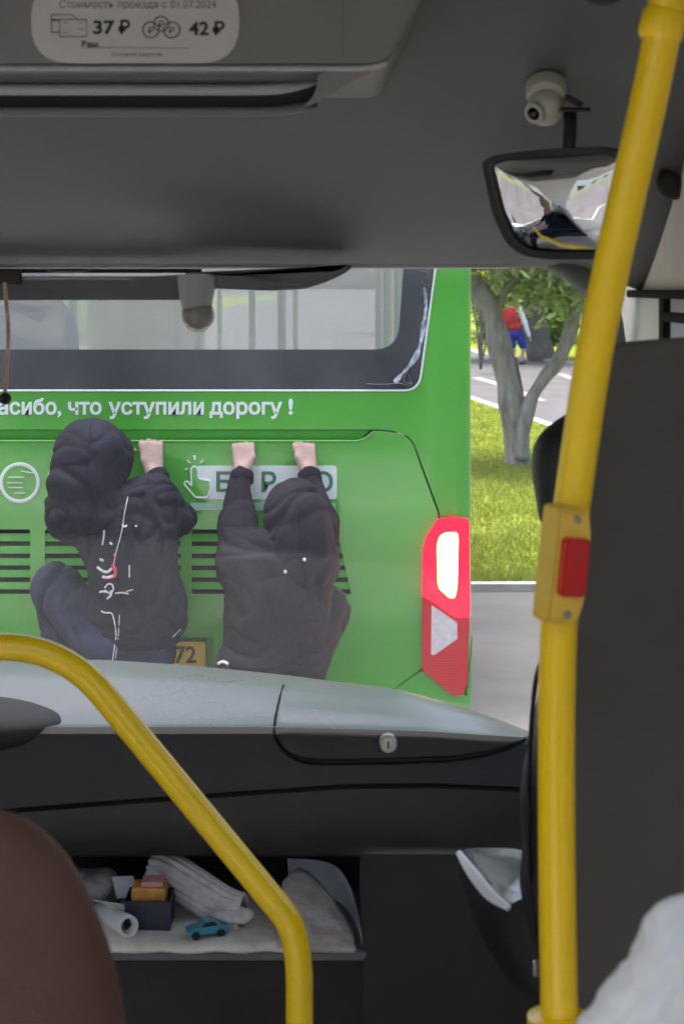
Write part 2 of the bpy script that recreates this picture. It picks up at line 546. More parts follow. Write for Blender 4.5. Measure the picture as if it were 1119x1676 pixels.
def round_poly(pts, rads, n=6):
    """2D polygon with rounded corners."""
    if isinstance(rads, (int, float)):
        rads = [rads] * len(pts)
    out = []
    m = len(pts)
    for i in range(m):
        a, b, c = Vector(pts[i - 1]), Vector(pts[i]), Vector(pts[(i + 1) % m])
        u, v = a - b, c - b
        r = min(rads[i], u.length * .48, v.length * .48)
        if r < 1e-6:
            out.append((b.x, b.y))
            continue
        s, e = b + u.normalized() * r, b + v.normalized() * r
        for k in range(n + 1):
            t = k / n
            q = (1 - t) ** 2 * s + 2 * t * (1 - t) * b + t * t * e
            out.append((q.x, q.y))
    return out


def loft(rows, close=False):
    """Grid surface from rows of points."""
    v, f = [], []
    n = len(rows[0])
    for r in rows:
        v += [tuple(p) for p in r]
    for i in range(len(rows) - 1):
        for j in range(n - 1):
            a = i * n + j
            f.append((a, a + 1, a + n + 1, a + n))
    return (v, f)


def text(name, body, x0, x1, zb, zt, y, m, parent=None, bold=0.0, ext=0.0006, conv=None):
    """Lettering as a thin mesh: fills x0..x1, capitals from zb (baseline) to zt."""
    c = bpy.data.curves.new(name, 'FONT')
    c.body = body
    c.size = 1
    c.offset = bold
    c.extrude = 0.01
    c.resolution_u = 4
    t = bpy.data.objects.new(name, c)
    COL.objects.link(t)
    dg = bpy.context.evaluated_depsgraph_get()
    me = bpy.data.meshes.new_from_object(t.evaluated_get(dg))
    bpy.data.objects.remove(t)
    co = np.zeros(len(me.vertices) * 3)
    me.vertices.foreach_get('co', co)
    co = co.reshape(-1, 3)
    a, b = co[:, 0].min(), co[:, 0].max()
    sx = (x1 - x0) / (b - a)
    sz = (zt - zb) / 0.73
    out = np.zeros_like(co)
    out[:, 0] = x0 + (co[:, 0] - a) * sx
    out[:, 2] = zb + co[:, 1] * sz
    out[:, 1] = y - (co[:, 2] / 0.01) * ext
    if conv:
        out = np.array([conv(*p) for p in out])
    me.vertices.foreach_set('co', out.ravel())
    me.update()
    return obj(name, me, m, parent)


# ---- organic bodies: smooth union of tapered capsules and ellipsoids, meshed with surface nets
def cap(p0, r0, p1, r1, k=0.02):
    return ('c', Vector(p0), r0, Vector(p1), r1, k)


def ell(c, r, rot=(0, 0, 0), k=0.03):
    return ('e', Vector(c), r, Euler(rot).to_matrix(), k)


def organic(prims, h):
    lo, hi = np.full(3, 1e9), np.full(3, -1e9)
    for p in prims:
        if p[0] == 'c':
            for q, r in ((p[1], p[2]), (p[3], p[4])):
                lo = np.minimum(lo, np.array(q) - r)
                hi = np.maximum(hi, np.array(q) + r)
        else:
            r = max(p[2])
            lo = np.minimum(lo, np.array(p[1]) - r)
            hi = np.maximum(hi, np.array(p[1]) + r)
    lo -= 4 * h
    hi += 4 * h
    n = np.ceil((hi - lo) / h).astype(int) + 1
    f = np.full(n, 1.0, np.float32)
    for p in prims:
        k = p[-1]
        if p[0] == 'c':
            r = max(p[2], p[4])
            a = np.minimum(p[1], p[3]) - r
            b = np.maximum(p[1], p[3]) + r
        else:
            r = max(p[2])
            a, b = np.array(p[1]) - r, np.array(p[1]) + r
        mg = k + 4 * h
        i0 = np.maximum(0, ((a - mg - lo) / h).astype(int))
        i1 = np.minimum(n, ((b + mg - lo) / h).astype(int) + 2)
        g = [lo[q] + h * np.arange(i0[q], i1[q]) for q in range(3)]
        X, Y, Z = np.meshgrid(*g, indexing='ij')
        if p[0] == 'c':
            A, B = np.array(p[1]), np.array(p[3])
            d = B - A
            L = max(1e-9, d @ d)
            t = np.clip(((X - A[0]) * d[0] + (Y - A[1]) * d[1] + (Z - A[2]) * d[2]) / L, 0, 1)
            s = np.sqrt((X - A[0] - t * d[0]) ** 2 + (Y - A[1] - t * d[1]) ** 2 + (Z - A[2] - t * d[2]) ** 2) - (p[2] + (p[4] - p[2]) * t)
        else:
            C = np.array(p[1])
            Rm = np.array(p[3])
            q = np.stack([X - C[0], Y - C[1], Z - C[2]], -1) @ Rm
            rr = np.array(p[2])
            k0 = np.sqrt(((q / rr) ** 2).sum(-1))
            k1 = np.sqrt(((q / rr ** 2) ** 2).sum(-1)) + 1e-9
            s = k0 * (k0 - 1) / k1
        sl_ = tuple(slice(i0[q], i1[q]) for q in range(3))
        o = f[sl_]
        hh = np.maximum(k - np.abs(o - s), 0) / k
        f[sl_] = np.minimum(o, s) - hh * hh * k * .25
    ins = f < 0
    nx, ny, nz = n
    acc = np.zeros((nx - 1, ny - 1, nz - 1, 3), np.float32)
    cnt = np.zeros((nx - 1, ny - 1, nz - 1), np.int32)
    corner = [(i, j, k) for i in (0, 1) for j in (0, 1) for k in (0, 1)]
    for c in corner:
        for ax in range(3):
            if c[ax]:
                continue
            e = list(c)
            e[ax] = 1
            s0 = tuple(slice(c[q], n[q] - 1 + c[q]) for q in range(3))
            s1 = tuple(slice(e[q], n[q] - 1 + e[q]) for q in range(3))
            fa, fb = f[s0], f[s1]
            x = ins[s0] != ins[s1]
            t = np.where(x, fa / np.where(fa == fb, 1, fa - fb), 0)
            for q in range(3):
                acc[..., q] += np.where(x, c[q] + (t if q == ax else 0), 0)
            cnt += x
    act = cnt > 0
    idx = np.full(act.shape, -1)
    idx[act] = np.arange(act.sum())
    ii = np.argwhere(act)
    V = (ii + acc[act] / cnt[act][:, None]) * h + lo
    faces = []
    for ax in range(3):
        s0 = [slice(None)] * 3
        s1 = [slice(None)] * 3
        s0[ax] = slice(0, -1)
        s1[ax] = slice(1, None)
        x = np.argwhere(ins[tuple(s0)] != ins[tuple(s1)])
        b, c = (ax + 1) % 3, (ax + 2) % 3
        ok = (x[:, b] > 0) & (x[:, c] > 0) & (x[:, b] < n[b] - 1) & (x[:, c] < n[c] - 1)
        x = x[ok]
        def get(db, dc):
            y = x.copy()
            y[:, b] += db
            y[:, c] += dc
            return idx[y[:, 0], y[:, 1], y[:, 2]]
        q = np.stack([get(-1, -1), get(0, -1), get(0, 0), get(-1, 0)], 1)
        fl = ins[x[:, 0], x[:, 1], x[:, 2]]
        q[~fl] = q[~fl][:, ::-1]
        faces.append(q)
    return V, np.concatenate(faces)


def relax(V, Fc, it=2, lam=.5):
    e = np.concatenate([Fc[:, [0, 1]], Fc[:, [1, 2]], Fc[:, [2, 3]], Fc[:, [3, 0]]])
    e = np.concatenate([e, e[:, ::-1]])
    cnt = np.bincount(e[:, 0], minlength=len(V))[:, None]
    for _ in range(it):
        s = np.stack([np.bincount(e[:, 0], weights=V[e[:, 1], q], minlength=len(V)) for q in range(3)], 1)
        V = V + lam * (s / np.maximum(cnt, 1) - V)
    return V


def vnormals(V, Fc):
    a, b, c, d = (V[Fc[:, i]] for i in range(4))
    nr = np.cross(c - a, d - b)
    out = np.zeros_like(V)
    for i in range(4):
        for q in range(3):
            out[:, q] += np.bincount(Fc[:, i], weights=nr[:, q], minlength=len(V))
    return out / (np.linalg.norm(out, axis=1)[:, None] + 1e-12)


def body(name, prims, h, m, parent=None, it=2, folds=0.0, fscale=9.0, stretch=(1, 1, .45), seed=0.0):
    V, Fc = organic(prims, h)
    V = relax(V, Fc, it)
    if folds:
        N = vnormals(V, Fc)
        st = np.array(stretch) * fscale
        dsp = np.zeros(len(V))
        for i, v in enumerate(V * st + seed):
            q = Vector(v)
            wv = noise.noise_vector(q * .6)
            q2 = q + wv * .9
            c1 = max(0, 1 - abs(noise.noise(q2)) * 4.5)
            c2 = max(0, 1 - abs(noise.noise(q2 * 1.9 + Vector((5, 1, 3)))) * 4.0)
            n3 = noise.noise(q * .7 + Vector((2, 9, 4)))
            dsp[i] = n3 * .55 - c1 ** 1.4 * .62 - c2 ** 1.4 * .34
        V = V + N * (dsp * folds)[:, None]
        V = relax(V, Fc, 1)
    me = bpy.data.meshes.new(name)
    me.from_pydata(V.tolist(), [], Fc.tolist())
    me.update()
    return obj(name, me, m, parent, smooth=180)


def bvh_of(*objs):
    dg = bpy.context.evaluated_depsgraph_get()
    out = []
    for o in objs:
        b = bmesh.new()
        b.from_mesh(o.data)
        bmesh.ops.transform(b, matrix=o.matrix_basis, verts=b.verts)
        out.append(BVHTree.FromBMesh(b))
        b.free()
    return out


def on_surface(trees, x, y, lift=0.003):
    o = Vector((0, 0, H))
    d = (P(x, y, 1) - o).normalized()
    best = None
    for t in trees:
        h = t.ray_cast(o, d)
        if h[0] is not None and (best is None or h[3] < best[3]):
            best = h
    if best is None:
        return None
    return best[0] - d * lift


# ================================================================== THE SETTING
# ---- ground: asphalt to the horizon, grass islands with kerbs
tag(obj('road', ([(-900, -300, 0), (900, -300, 0), (900, 1500, 0), (-900, 1500, 0)], [(0, 1, 2, 3)]), 'asphalt'), kind='structure')


def island(name, pts, kerb_edges, label):
    v = [(x, y, 0.035) for x, y in pts]
    g = tag(obj(name, (v, [tuple(range(len(v)))]), 'turf'), kind='structure')
    bm = bm_()
    for i, wd in kerb_edges:
        a, b = Vector((*pts[i], 0)), Vector((*pts[(i + 1) % len(pts)], 0))
        d = (b - a).normalized()
        nrm = Vector((-d.y, d.x, 0))
        q = [a - nrm * .002, b - nrm * .002, b + nrm * wd, a + nrm * wd]
        lo_ = [bm.verts.new(p + Vector((0, 0, -.02))) for p in q]
        hi_ = [bm.verts.new(p + Vector((0, 0, .052))) for p in q]
        bm.faces.new(hi_)
        for k in range(4):
            bm.faces.new((lo_[k], lo_[(k + 1) % 4], hi_[(k + 1) % 4], hi_[k]))
    k = obj('kerb', bm, 'kerb')
    tag(k, kind='structure')
    return g


isl = [(0.62, 11.35), (4.62, 11.35), (3.07, 24.9), (2.42, 30.6), (0.62, 46.4)]
island('grass', isl, [(0, .10), (1, .16), (2, .16), (3, .16)], '')
far = [(14.3, 20), (200, 20), (200, 400), (12.0, 400), (4.6, 100), (4.07, 51.4)]
island('grass_bank', far, [(5, .2), (4, .2)], '')
lf = [(-11.5, -60), (-11.5, 400), (-160, 400), (-160, -60)]
island('grass_verge', lf, [(0, .16)], '')
# lane marking on the side road
bm = bm_()
for a, b in (((778, 618), (832, 634)), ((846, 640), (884, 656)), ((915, 612), (960, 628))):
    p, q = P(a[0], a[1], H * F / (a[1] - HY)), P(b[0], b[1], H * F / (b[1] - HY))
    d = (q - p).normalized()
    nr = Vector((-d.y, d.x, 0)) * .11
    bm.faces.new([bm.verts.new(v + Vector((0, 0, .004))) for v in (p - nr, q - nr, q + nr, p + nr)])
tag(obj('road_marking', bm, 'paint'), kind='structure')

# grass blades on the near island: one mass nobody could count
gv, gf = [], []
while len(gf) < 60000:
    y = 11.5 + 20 * random.random() ** 1.6
    x = .7 + random.random() * 3.9
    if x > 3.07 - .114 * (y - 24.9) - .2:
        continue
    hgt = random.uniform(.02, .055) * (1 + .5 * noise.noise(Vector((x * 1.3, y * 1.3, 0))))
    a = random.uniform(0, 6.28)
    dx, dy = math.cos(a) * .006, math.sin(a) * .006
    lx, ly = random.uniform(-.04, .04), random.uniform(-.04, .04)
    k = len(gv)
    gv += [(x - dx, y - dy, .034), (x + dx, y + dy, .034), (x + lx, y + ly, .034 + hgt)]
    gf.append((k, k + 1, k + 2))
tag(obj('grass_blades', (gv, gf), 'blade'), 'short bright green grass of the verge beside the bus', 'grass', kind='stuff')

# ================================================================== THE GREEN BUS
YB = 6.0                       # its rear wall
BX = (216 - CX) / F * YB       # its centre line
BK = YB / F


def b2(x, y, off=0.0):
    """photo pixel -> (X, Z) on the plane off metres before the rear wall"""
    p = P(x, y, YB - off)
    return (p.x, p.z)


def mir(pts):
    return [(2 * BX - u, v) for u, v in reversed(pts)]


bus = thing('green_bus', 'bright green city bus ahead with white lettering and lit brake lamp', 'bus', (BX, YB, 0))
XR = BX + (772 - 216) * BK     # right side
XL = 2 * BX - XR
CR = 0.055                     # corner radius
ZT, ZBOT = 2.98, 0.32
win = [b2(722, 380), b2(711, 445), b2(684, 637)]
win_o = [b2(728, 330)] + [b2(711, 445), b2(685, 639)]
win_loop = round_poly(mir(win_o)[::1] + win_o, [0.1, .02, .07, .07, .02, .1][:6], 6)
# order: left bottom.. -> build explicitly
wr = [(b2(728, 330)), (b2(712, 440)), (b2(685, 639))]
wl = [(2 * BX - u, v) for u, v in wr]
win_loop = round_poly([wl[0], wr[0], wr[1], wr[2], wl[2], wl[1]], [.1, .1, .03, .055, .055, .03], 6)
# engine cover outline (clockwise from top left)
er = [b2(632, 703), b2(672, 712), b2(690, 760), b2(720, 842), b2(722, 1060), b2(688, 1100), b2(641, 1134)]
el_ = [(2 * BX - u, v) for u, v in er]
cover = round_poly([el_[0], er[0], er[1], er[2], er[3], er[4], er[5], er[6], el_[6], el_[5], el_[4], el_[3], el_[2], el_[1]],
                   [0, .03, .05, .03, .02, .02, .02, .02, .02, .02, .02, .02, .03, .05], 5)


def shrink(lp, d):
    out = []
    n = len(lp)
    cx = sum(p[0] for p in lp) / n
    cz = sum(p[1] for p in lp) / n
    for i in range(n):
        a, b, c = Vector(lp[i - 1]), Vector(lp[i]), Vector(lp[(i + 1) % n])
        t = (c - a)
        if t.length < 1e-9:
            out.append(lp[i])
            continue
        nr = Vector((-t.y, t.x)).normalized()
        if nr.dot(Vector((cx, cz)) - b) < 0 and abs(nr.dot(Vector((cx, cz)) - b)) > .02:
            nr = -nr
        q = b + nr * d
        out.append((q.x, q.y))
    return out


rear = [(XL + CR, ZT), (XR - CR, ZT), (XR - CR, ZBOT + .25), (XL + CR, ZBOT + .25)]
obj('rear_wall', plate([rear, win_loop, cover], YB, YB + .03), 'green', bus)
# rounded corners and sides
for s in (1, -1):
    xo = XR if s > 0 else XL
    cx_ = xo - s * CR
    rows = []
    for k in range(9):
        a = math.pi / 2 * k / 8
        x = cx_ + s * CR * math.sin(a)
        y = YB + CR - CR * math.cos(a)
        rows.append([(x, y, ZBOT + .25), (x, y, 1.2), (x, y, ZT)])
    obj('corner_panel', loft(rows), 'green', bus, smooth=60)
    # side with window openings
    sw = []
    for k in range(5):
        y0 = YB + .9 + k * 1.32
        sw.append([(y0, 1.35), (y0 + 1.24, 1.35), (y0 + 1.24, 2.72), (y0, 2.72)])
    outer = [(YB + CR, ZBOT + .1), (YB + 8.0, ZBOT + .1), (YB + 8.0, ZT), (YB + CR, ZT)]
    obj('side_wall', plate([outer] + sw, 0, .04, conv=lambda u, v, y, xo=xo, s=s: Vector((xo - s * y, u, v))), 'green', bus)
    obj('side_lining', plate([[(YB + .06, .63), (YB + 7.9, .63), (YB + 7.9, 2.79), (YB + .06, 2.79)]] + sw, .045, .052, conv=lambda u, v, y, xo=xo, s=s: Vector((xo - s * y, u, v))), 'cream', bus)
    for lp in sw:
        obj('side_window', plate([lp], .018, .022, conv=lambda u, v, y, xo=xo, s=s: Vector((xo - s * y, u, v))), 'bus_glass', bus)
    for yw in (YB + 1.9, YB + 6.6):
        bm = bm_()
        wx = xo - s * .16
        add_tube(bm, [(wx - .13, yw, .42), (wx - .125, yw, .42), (wx + .125, yw, .42), (wx + .13, yw, .42)], [.38, .42, .42, .38], 28)
        wh = obj('wheel', bm, 'tyre', bus, smooth=40)
        obj('rim', tube([(wx - s * .0, yw, .42), (wx + s * .135, yw, .42), (wx + s * .136, yw, .42)], [.24, .24, .1], 24), 'metal', wh, smooth=40)
obj('roof', box(XL + .01, XR - .01, YB + .02, YB + 8.0, ZT + .002, ZT + .10, .04), 'green', bus)
obj('floor', box(XL + .05, XR - .05, YB + .05, YB + 7.95, .55, .62), 'cream', bus)
obj('ceiling', box(XL + .05, XR - .05, YB + .05, YB + 7.9, 2.80, 2.83), 'cream', bus)
# front of the bus with its windscreen
fo = [(XL + .05, .4), (XR - .05, .4), (XR - .05, ZT), (XL + .05, ZT)]
fh = [(XL + .12, 1.0), (XR - .12, 1.0), (XR - .12, 2.75), (XL + .12, 2.75)]
obj('front_wall', plate([fo, fh], YB + 7.95, YB + 7.99), 'green', bus)
obj('front_window', plate([fh], YB + 7.96, YB + 7.97), 'bus_glass', bus)
# seats, poles, rails inside
for i, yy in enumerate((6.75, 7.7, 8.65, 9.6, 10.55)):
    for xx in (-1.42, -.98, -.42, .02):
        bm = bm_()
        add_box(bm, xx - .2, xx + .2, yy, yy + .09, 1.05, 1.56, .035)
        add_box(bm, xx - .2, xx + .2, yy + .05, yy + .5, .98, 1.1, .03)
        obj('seat', bm, 'seat_blue', bus, smooth=40)
for xx, yy in ((-1.19, 6.9), (-.69, 8.1), (-.26, 7.3), (-.50, 9.4), (-1.0, 10.2), (.18, 8.2), (-.32, 11.6), (-.9, 12.4), (-1.6, 8.6), (.30, 10.6)):
    obj('pole', tube([(xx, yy, .62), (xx, yy, 2.8)], .019, 10), 'pole_cream', bus, smooth=60)
for xx in (-1.15, -.30):
    obj('ceiling_rail', tube([(xx, YB + .6, 2.45), (xx, YB + 7, 2.45)], .018, 10), 'pole_cream', bus, smooth=60)
    obj('light_strip', box(xx - .05, xx + .05, YB + .5, YB + 7, 2.77, 2.798, .008), 'white_trim', bus)
obj('driver_partition', box(-1.85, -1.0, 12.3, 12.34, .62, 2.3), 'cream', bus)

ps = P(58, 560, 6.75)  # seated figure added in place of a reflection on the bus window
sk = [ell(P(62, 470, 6.75), (.085, .10, .115), k=.02), cap(P(62, 490, 6.75), .05, P(60, 520, 6.75), .06), ell(P(58, 570, 6.75), (.16, .10, .22)), cap(P(92, 515, 6.72), .05, P(86, 548, 6.60), .042), cap(P(86, 548, 6.60), .042, P(36, 536, 6.56), .036), ell(P(30, 530, 6.56), (.04, .025, .05)),
      cap(P(30, 530, 6.56), .012, P(27, 518, 6.56), .010, .004), cap(P(34, 530, 6.56), .012, P(33, 517, 6.56), .010, .004), cap(P(24, 532, 6.56), .012, P(20, 521, 6.56), .010, .004),
      cap(P(30, 515, 6.75), .05, P(18, 560, 6.72), .045), cap(P(60, 600, 6.75), .13, P(60, 640, 6.95), .1), cap(P(40, 640, 6.8), .08, P(40, 640, 7.2), .07), cap(P(80, 640, 6.8), .08, P(80, 640, 7.2), .07)]
pg = tag(body('person', sk, .012, 'standin_skin_pale', it=1), 'passenger figure with pale bent arm standing in for a reflection in the green bus window at left', 'person')
body('shirt', [ell(P(58, 570, 6.75), (.18, .12, .23), k=.05), cap(P(30, 512, 6.75), .065, P(22, 545, 6.73), .055), cap(P(84, 512, 6.75), .065, P(92, 524, 6.72), .058)], .012, 'maroon', pg, 2, .006, 9)  # shirt and hair of the figure standing in for the reflection
body('hair', [ell(P(62, 462, 6.74), (.092, .105, .10))], .012, 'hair', pg, 1)

# rear window: black printed border and a pale veiled pane
ir = [b2(668, 340), b2(660, 440), b2(650, 572)]
il = [(2 * BX - u, v) for u, v in ir]
pane_loop = round_poly([il[0], ir[0], ir[1], ir[2], il[2], il[1]], [.08, .08, .05, .085, .085, .05], 8)
rw = obj('rear_window', plate([shrink(win_loop, .004), pane_loop], YB - .004, YB + .004), 'frit', bus)
tag(rw, 'rear window with wide black border')
obj('pane', plate([pane_loop], YB - .0035, YB + .0005), 'veiled_glass', rw)
# thin bright seal all round
ring = [Vector((u, YB - .002, v)) for u, v in win_loop]
obj('window_seal', tube(ring + ring[:1], .0045, 6, cap=False), 'white_vinyl', rw, smooth=60)
# pale strokes painting a reflection down the black border
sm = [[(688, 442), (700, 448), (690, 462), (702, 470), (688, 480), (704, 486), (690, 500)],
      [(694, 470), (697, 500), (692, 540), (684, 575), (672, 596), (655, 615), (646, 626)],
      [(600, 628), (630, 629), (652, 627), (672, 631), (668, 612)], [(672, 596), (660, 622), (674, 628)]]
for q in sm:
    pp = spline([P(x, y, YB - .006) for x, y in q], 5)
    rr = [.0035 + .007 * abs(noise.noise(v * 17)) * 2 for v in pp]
    obj('reflection_streak', tube(pp, rr, 6, flat=.12), 'border_reflection', rw)

# the engine cover: lip the people hold on to, louvres, plate recess
OF = .022
lipy, lip_r = 722, 592
cr_ = [b2(x, y, OF) for x, y in ((lip_r, lipy), (612, 706), (632, 706), (672, 715), (687, 760), (717, 842), (719, 1059), (686, 1097), (640, 1130))]
cl_ = [(2 * BX - u, v) for u, v in cr_]
cov = round_poly([cl_[0]] + cr_ + cl_[:0:-1], [0.0] + [.0, .004, .02, .05, .03, .02, .02, .02, .02] + [.02, .02, .02, .02, .03, .05, .02, .004], 5)
LOUV_Y = [870, 890.5, 910.5, 930, 949.5, 969]


def xr_at(y):
    return 550 + (y - 866) / (973 - 866) * 25


bays = []
for (a, b) in ((None, 50), (74, 296), (314, None)):
    top, bot = 866.5, 972.5
    x0 = (432 - xr_at(top), 432 - xr_at(bot)) if a is None else (a, a)
    x1 = (xr_at(top), xr_at(bot)) if b is None else (b, b)
    bays.append([b2(x0[0], top, OF), b2(x1[0], top, OF), b2(x1[1], bot, OF), b2(x0[1], bot, OF)])
rec = [b2(82, 1043, OF), b2(350, 1043, OF), b2(350, 1118, OF), b2(82, 1118, OF)]
ec = obj('engine_cover', plate([cov] + [round_poly(b, .006, 3) for b in bays] + [round_poly(rec, .02, 4)], YB - OF, YB + .006), 'green', bus)
tag(ec, 'engine cover with black louvre slots and a lip along its top')
obj('cover_backing', plate([[b2(x, y) for x, y in ((-300, 715), (733, 715), (733, 1140), (-300, 1140))]], YB + .05, YB + .06), 'black_gap', bus)
# sloping hand hold behind the lip
lx0, lx1 = b2(432 - lip_r + 2, 0)[0], b2(lip_r - 2, 0)[0]
zl = b2(0, lipy, OF)[1]
zu = b2(0, 704.5)[1]
hs = [[(lx0, YB - OF + .003, zl - .001), (lx1, YB - OF + .003, zl - .001)], [(lx0, YB + .010, zl - .012), (lx1, YB + .010, zl - .012)],
      [(lx0, YB + .020, zl), (lx1, YB + .020, zl)], [(lx0 - .03, YB + .012, zu), (lx1 + .03, YB + .012, zu)], [(lx0 - .03, YB + .045, zu + .003), (lx1 + .03, YB + .045, zu + .003)]]
obj('hand_hold', loft(hs), 'green_dark', ec)
lp_ = [Vector((u, YB - OF - .001, v)) for u, v in ([b2(432 - 612, 706, OF), b2(432 - lip_r, lipy, OF), b2(lip_r, lipy, OF), b2(612, 706, OF)])]
obj('lip', tube(fillet(lp_, .03), .0042, 8), 'green', ec, smooth=60)
# slats between the slots
for bi, b in enumerate(bays):
    for k in range(5):
        y0, y1 = LOUV_Y[k] + 4.0, LOUV_Y[k + 1] - 4.0
        x0 = (b[0][0] + (b[3][0] - b[0][0]) * (y0 - 866.5) / 106) + .0
        x1 = (b[1][0] + (b[2][0] - b[1][0]) * (y1 - 866.5) / 106)
        z0, z1 = b2(0, y1, OF)[1], b2(0, y0, OF)[1]
        q = plate([[(x0, z0), (x1, z0), (x1 - .0, z1), (x0, z1)]], YB - OF + .004, YB + .012)
        for v in q.verts:
            if v.co.z > (z0 + z1) / 2:
                v.co.y += .006
        bmesh.ops.bevel(q, geom=[e for e in q.edges if abs(e.verts[0].co.z - e.verts[1].co.z) < 1e-5 and e.calc_face_angle(0) > .5], offset=.0025, segments=2, affect='EDGES')
        obj('slat', q, 'green', ec)
# number plate in its recess
rb = plate([round_poly([b2(78, 1040, 0), b2(354, 1040, 0), b2(354, 1124, 0), b2(78, 1124, 0)], .02, 4)], YB + .02, YB + .03)
obj('plate_recess', rb, 'green_dark', ec)
pl0 = [P(96, 1048, YB - .004), P(337, 1048, YB - .004), P(337, 1100, YB - .004), P(96, 1100, YB - .004)]
npl = obj('number_plate', plate([round_poly([(p.x, p.z) for p in pl0], .008, 4)], YB - .016, YB - .010), 'plate', bus)
tag(npl, 'yellow number plate ending in 72')
text('plate_region', '72', P(287, 0, YB).x, P(322, 0, YB).x, P(0, 1083, YB).z, P(0, 1055, YB).z, YB - .0165, 'plate_ink', npl, bold=.02)
fr_ = [Vector((p.x, YB - .017, p.z)) for p in pl0]
obj('plate_border', tube(fr_ + fr_[:1], .0022, 4, cap=False), 'plate_ink', npl)
# fold in the sheet metal beside the lamp, and the bumper
bmp = bm_()
add_box(bmp, XL + .01, XR - .005, YB - .03, YB + .25, ZBOT, .605, .03, 3)
obj('bumper', bmp, 'green', bus, smooth=40)
# flared corner below the lamp
fl_ = [P(690, 1098, YB - .03), P(640, 1132, YB - .03), P(640, 1160, YB - .03), P(770, 1160, YB - .03), P(772, 1040, YB - .008), P(763, 1138, YB - .02)]
obj('lamp_surround', plate([[(p.x, p.z) for p in fl_]], YB - .032, YB + .02), 'green', bus)

# tail lamps, right one lit in view, left one outside the frame
lamp = [(691, 905), (697, 880), (716, 850), (740, 847), (767, 850), (769, 1000), (765, 1118), (757, 1138), (742, 1140), (690, 1096)]
body_up = [(691, 905), (697, 880), (716, 850), (740, 847), (767, 850), (769, 1000), (768, 1010), (744, 1010), (705, 982), (690.6, 975)]
body_dn = [(690.6, 976), (705, 983), (744, 1011), (768, 1011), (765, 1118), (757, 1138), (742, 1140), (690, 1096)]
glow = [(714, 894), (718, 878), (728, 871), (748, 871), (750, 880), (748, 960), (744, 979), (735, 979), (716, 962)]
refl = [(706, 990), (748, 1019), (748, 1046), (711, 1072), (705, 1072)]
for s in (0, 1):
    def lw(pts, off=.045):
        q = [b2(x, y, off) for x, y in pts]
        return [(2 * BX - u, v) for u, v in q] if s else q
    d0 = YB - .045
    tl = obj('tail_light', plate([round_poly(lw(lamp), .012, 4)], d0 + .012, YB + .09), 'red_lens', bus)
    tag(tl, 'red tail lamp at the bus corner with brake lamp lit')
    hole = round_poly(lw(glow), .014, 4)
    q = plate([round_poly(lw(body_up), .010, 4), hole], d0, d0 + .011)
    obj('lit_lens', q, 'red_lit', tl)
    obj('brake_lamp', plate([round_poly(lw([(x + (734 - x) * .16, y + (925 - y) * .05) for x, y in glow]), .012, 4)], d0 - .006, d0 + .010), 'lamp_lit', tl)
    obj('lamp_rim', plate([hole], d0 - .003, d0 + .009), 'lamp_orange', tl)
    hr = round_poly(lw(refl), .004, 3)
    obj('lower_lens', plate([round_poly(lw(body_dn), .010, 4), hr], d0 + .001, d0 + .0115), 'red_lens', tl)
    obj('reflector', plate([hr], d0 + .002, d0 + .0115), 'reflector', tl)

# lettering and pictograms
yt = YB - .003
text('exclamation_mark', '!', b2(472, 0)[0], b2(479.5, 0)[0], b2(0, 677.5)[1], b2(0, 652)[1], yt, 'white_vinyl', bus, bold=.028)
for wd_, x0, x1 in (('Спасибо,', -46, 101), ('что', 112, 167), ('уступили', 178, 334), ('дорогу', 343, 462)):
    text('lettering', wd_, b2(x0, 0)[0], b2(x1, 0)[0], b2(0, 677.5)[1], b2(0, 652)[1], yt, 'white_vinyl', bus, bold=.028)
yc = YB - OF - .0025
# clickable box with pointing hand
bxr = round_poly([b2(x, y, OF) for x, y in ((322, 762), (551, 762), (551, 817), (322, 817))], .012, 4)
obj('white_panel', plate([bxr], yc, yc + .002), 'white_vinyl', bus)
text('panel_letter', 'Б', b2(354, 0, OF)[0], b2(380, 0, OF)[0], b2(0, 804, OF)[1], b2(0, 772, OF)[1], yc - .0012, 'green_vinyl', bus, bold=.02)
text('panel_letter', 'Р', b2(428, 0, OF)[0], b2(452, 0, OF)[0], b2(0, 804, OF)[1], b2(0, 772, OF)[1], yc - .0012, 'green_vinyl', bus, bold=.02)
text('panel_letter', 'О', b2(512, 0, OF)[0], b2(545, 0, OF)[0], b2(0, 804, OF)[1], b2(0, 772, OF)[1], yc - .0012, 'green_vinyl', bus, bold=.02)
hand = [(313, 766), (319, 762), (324, 767), (325, 783), (344, 787), (345, 800), (340, 814), (320, 814), (312, 804), (302, 793), (303, 788), (308, 788), (314, 795)]
obj('pointer_hand', plate([round_poly([b2(x, y, OF) for x, y in hand], .006, 4)], yc - .003, yc - .001), 'green', bus)
hp = [Vector((u, yc - .0032, v)) for u, v in round_poly([b2(x, y, OF) for x, y in hand], .006, 4)]
obj('pointer_outline', tube(hp + hp[:1], .0032, 6, cap=False, flat=.5), 'white_vinyl', bus)
for a, b in (((303, 768), (307, 768)), ((306, 753), (312, 758)), ((318, 745), (319, 753)), ((334, 752), (328, 758))):
    obj('click_ray', tube([P(*a, YB - OF - .003), P(*b, YB - OF - .003)], .0042, 6, flat=.5), 'white_vinyl', bus)
obj('panel_underline', plate([[b2(x, y, OF) for x, y in ((311, 823), (549, 823), (549, 835), (313, 835))]], yc, yc + .002), 'pale_vinyl', bus)
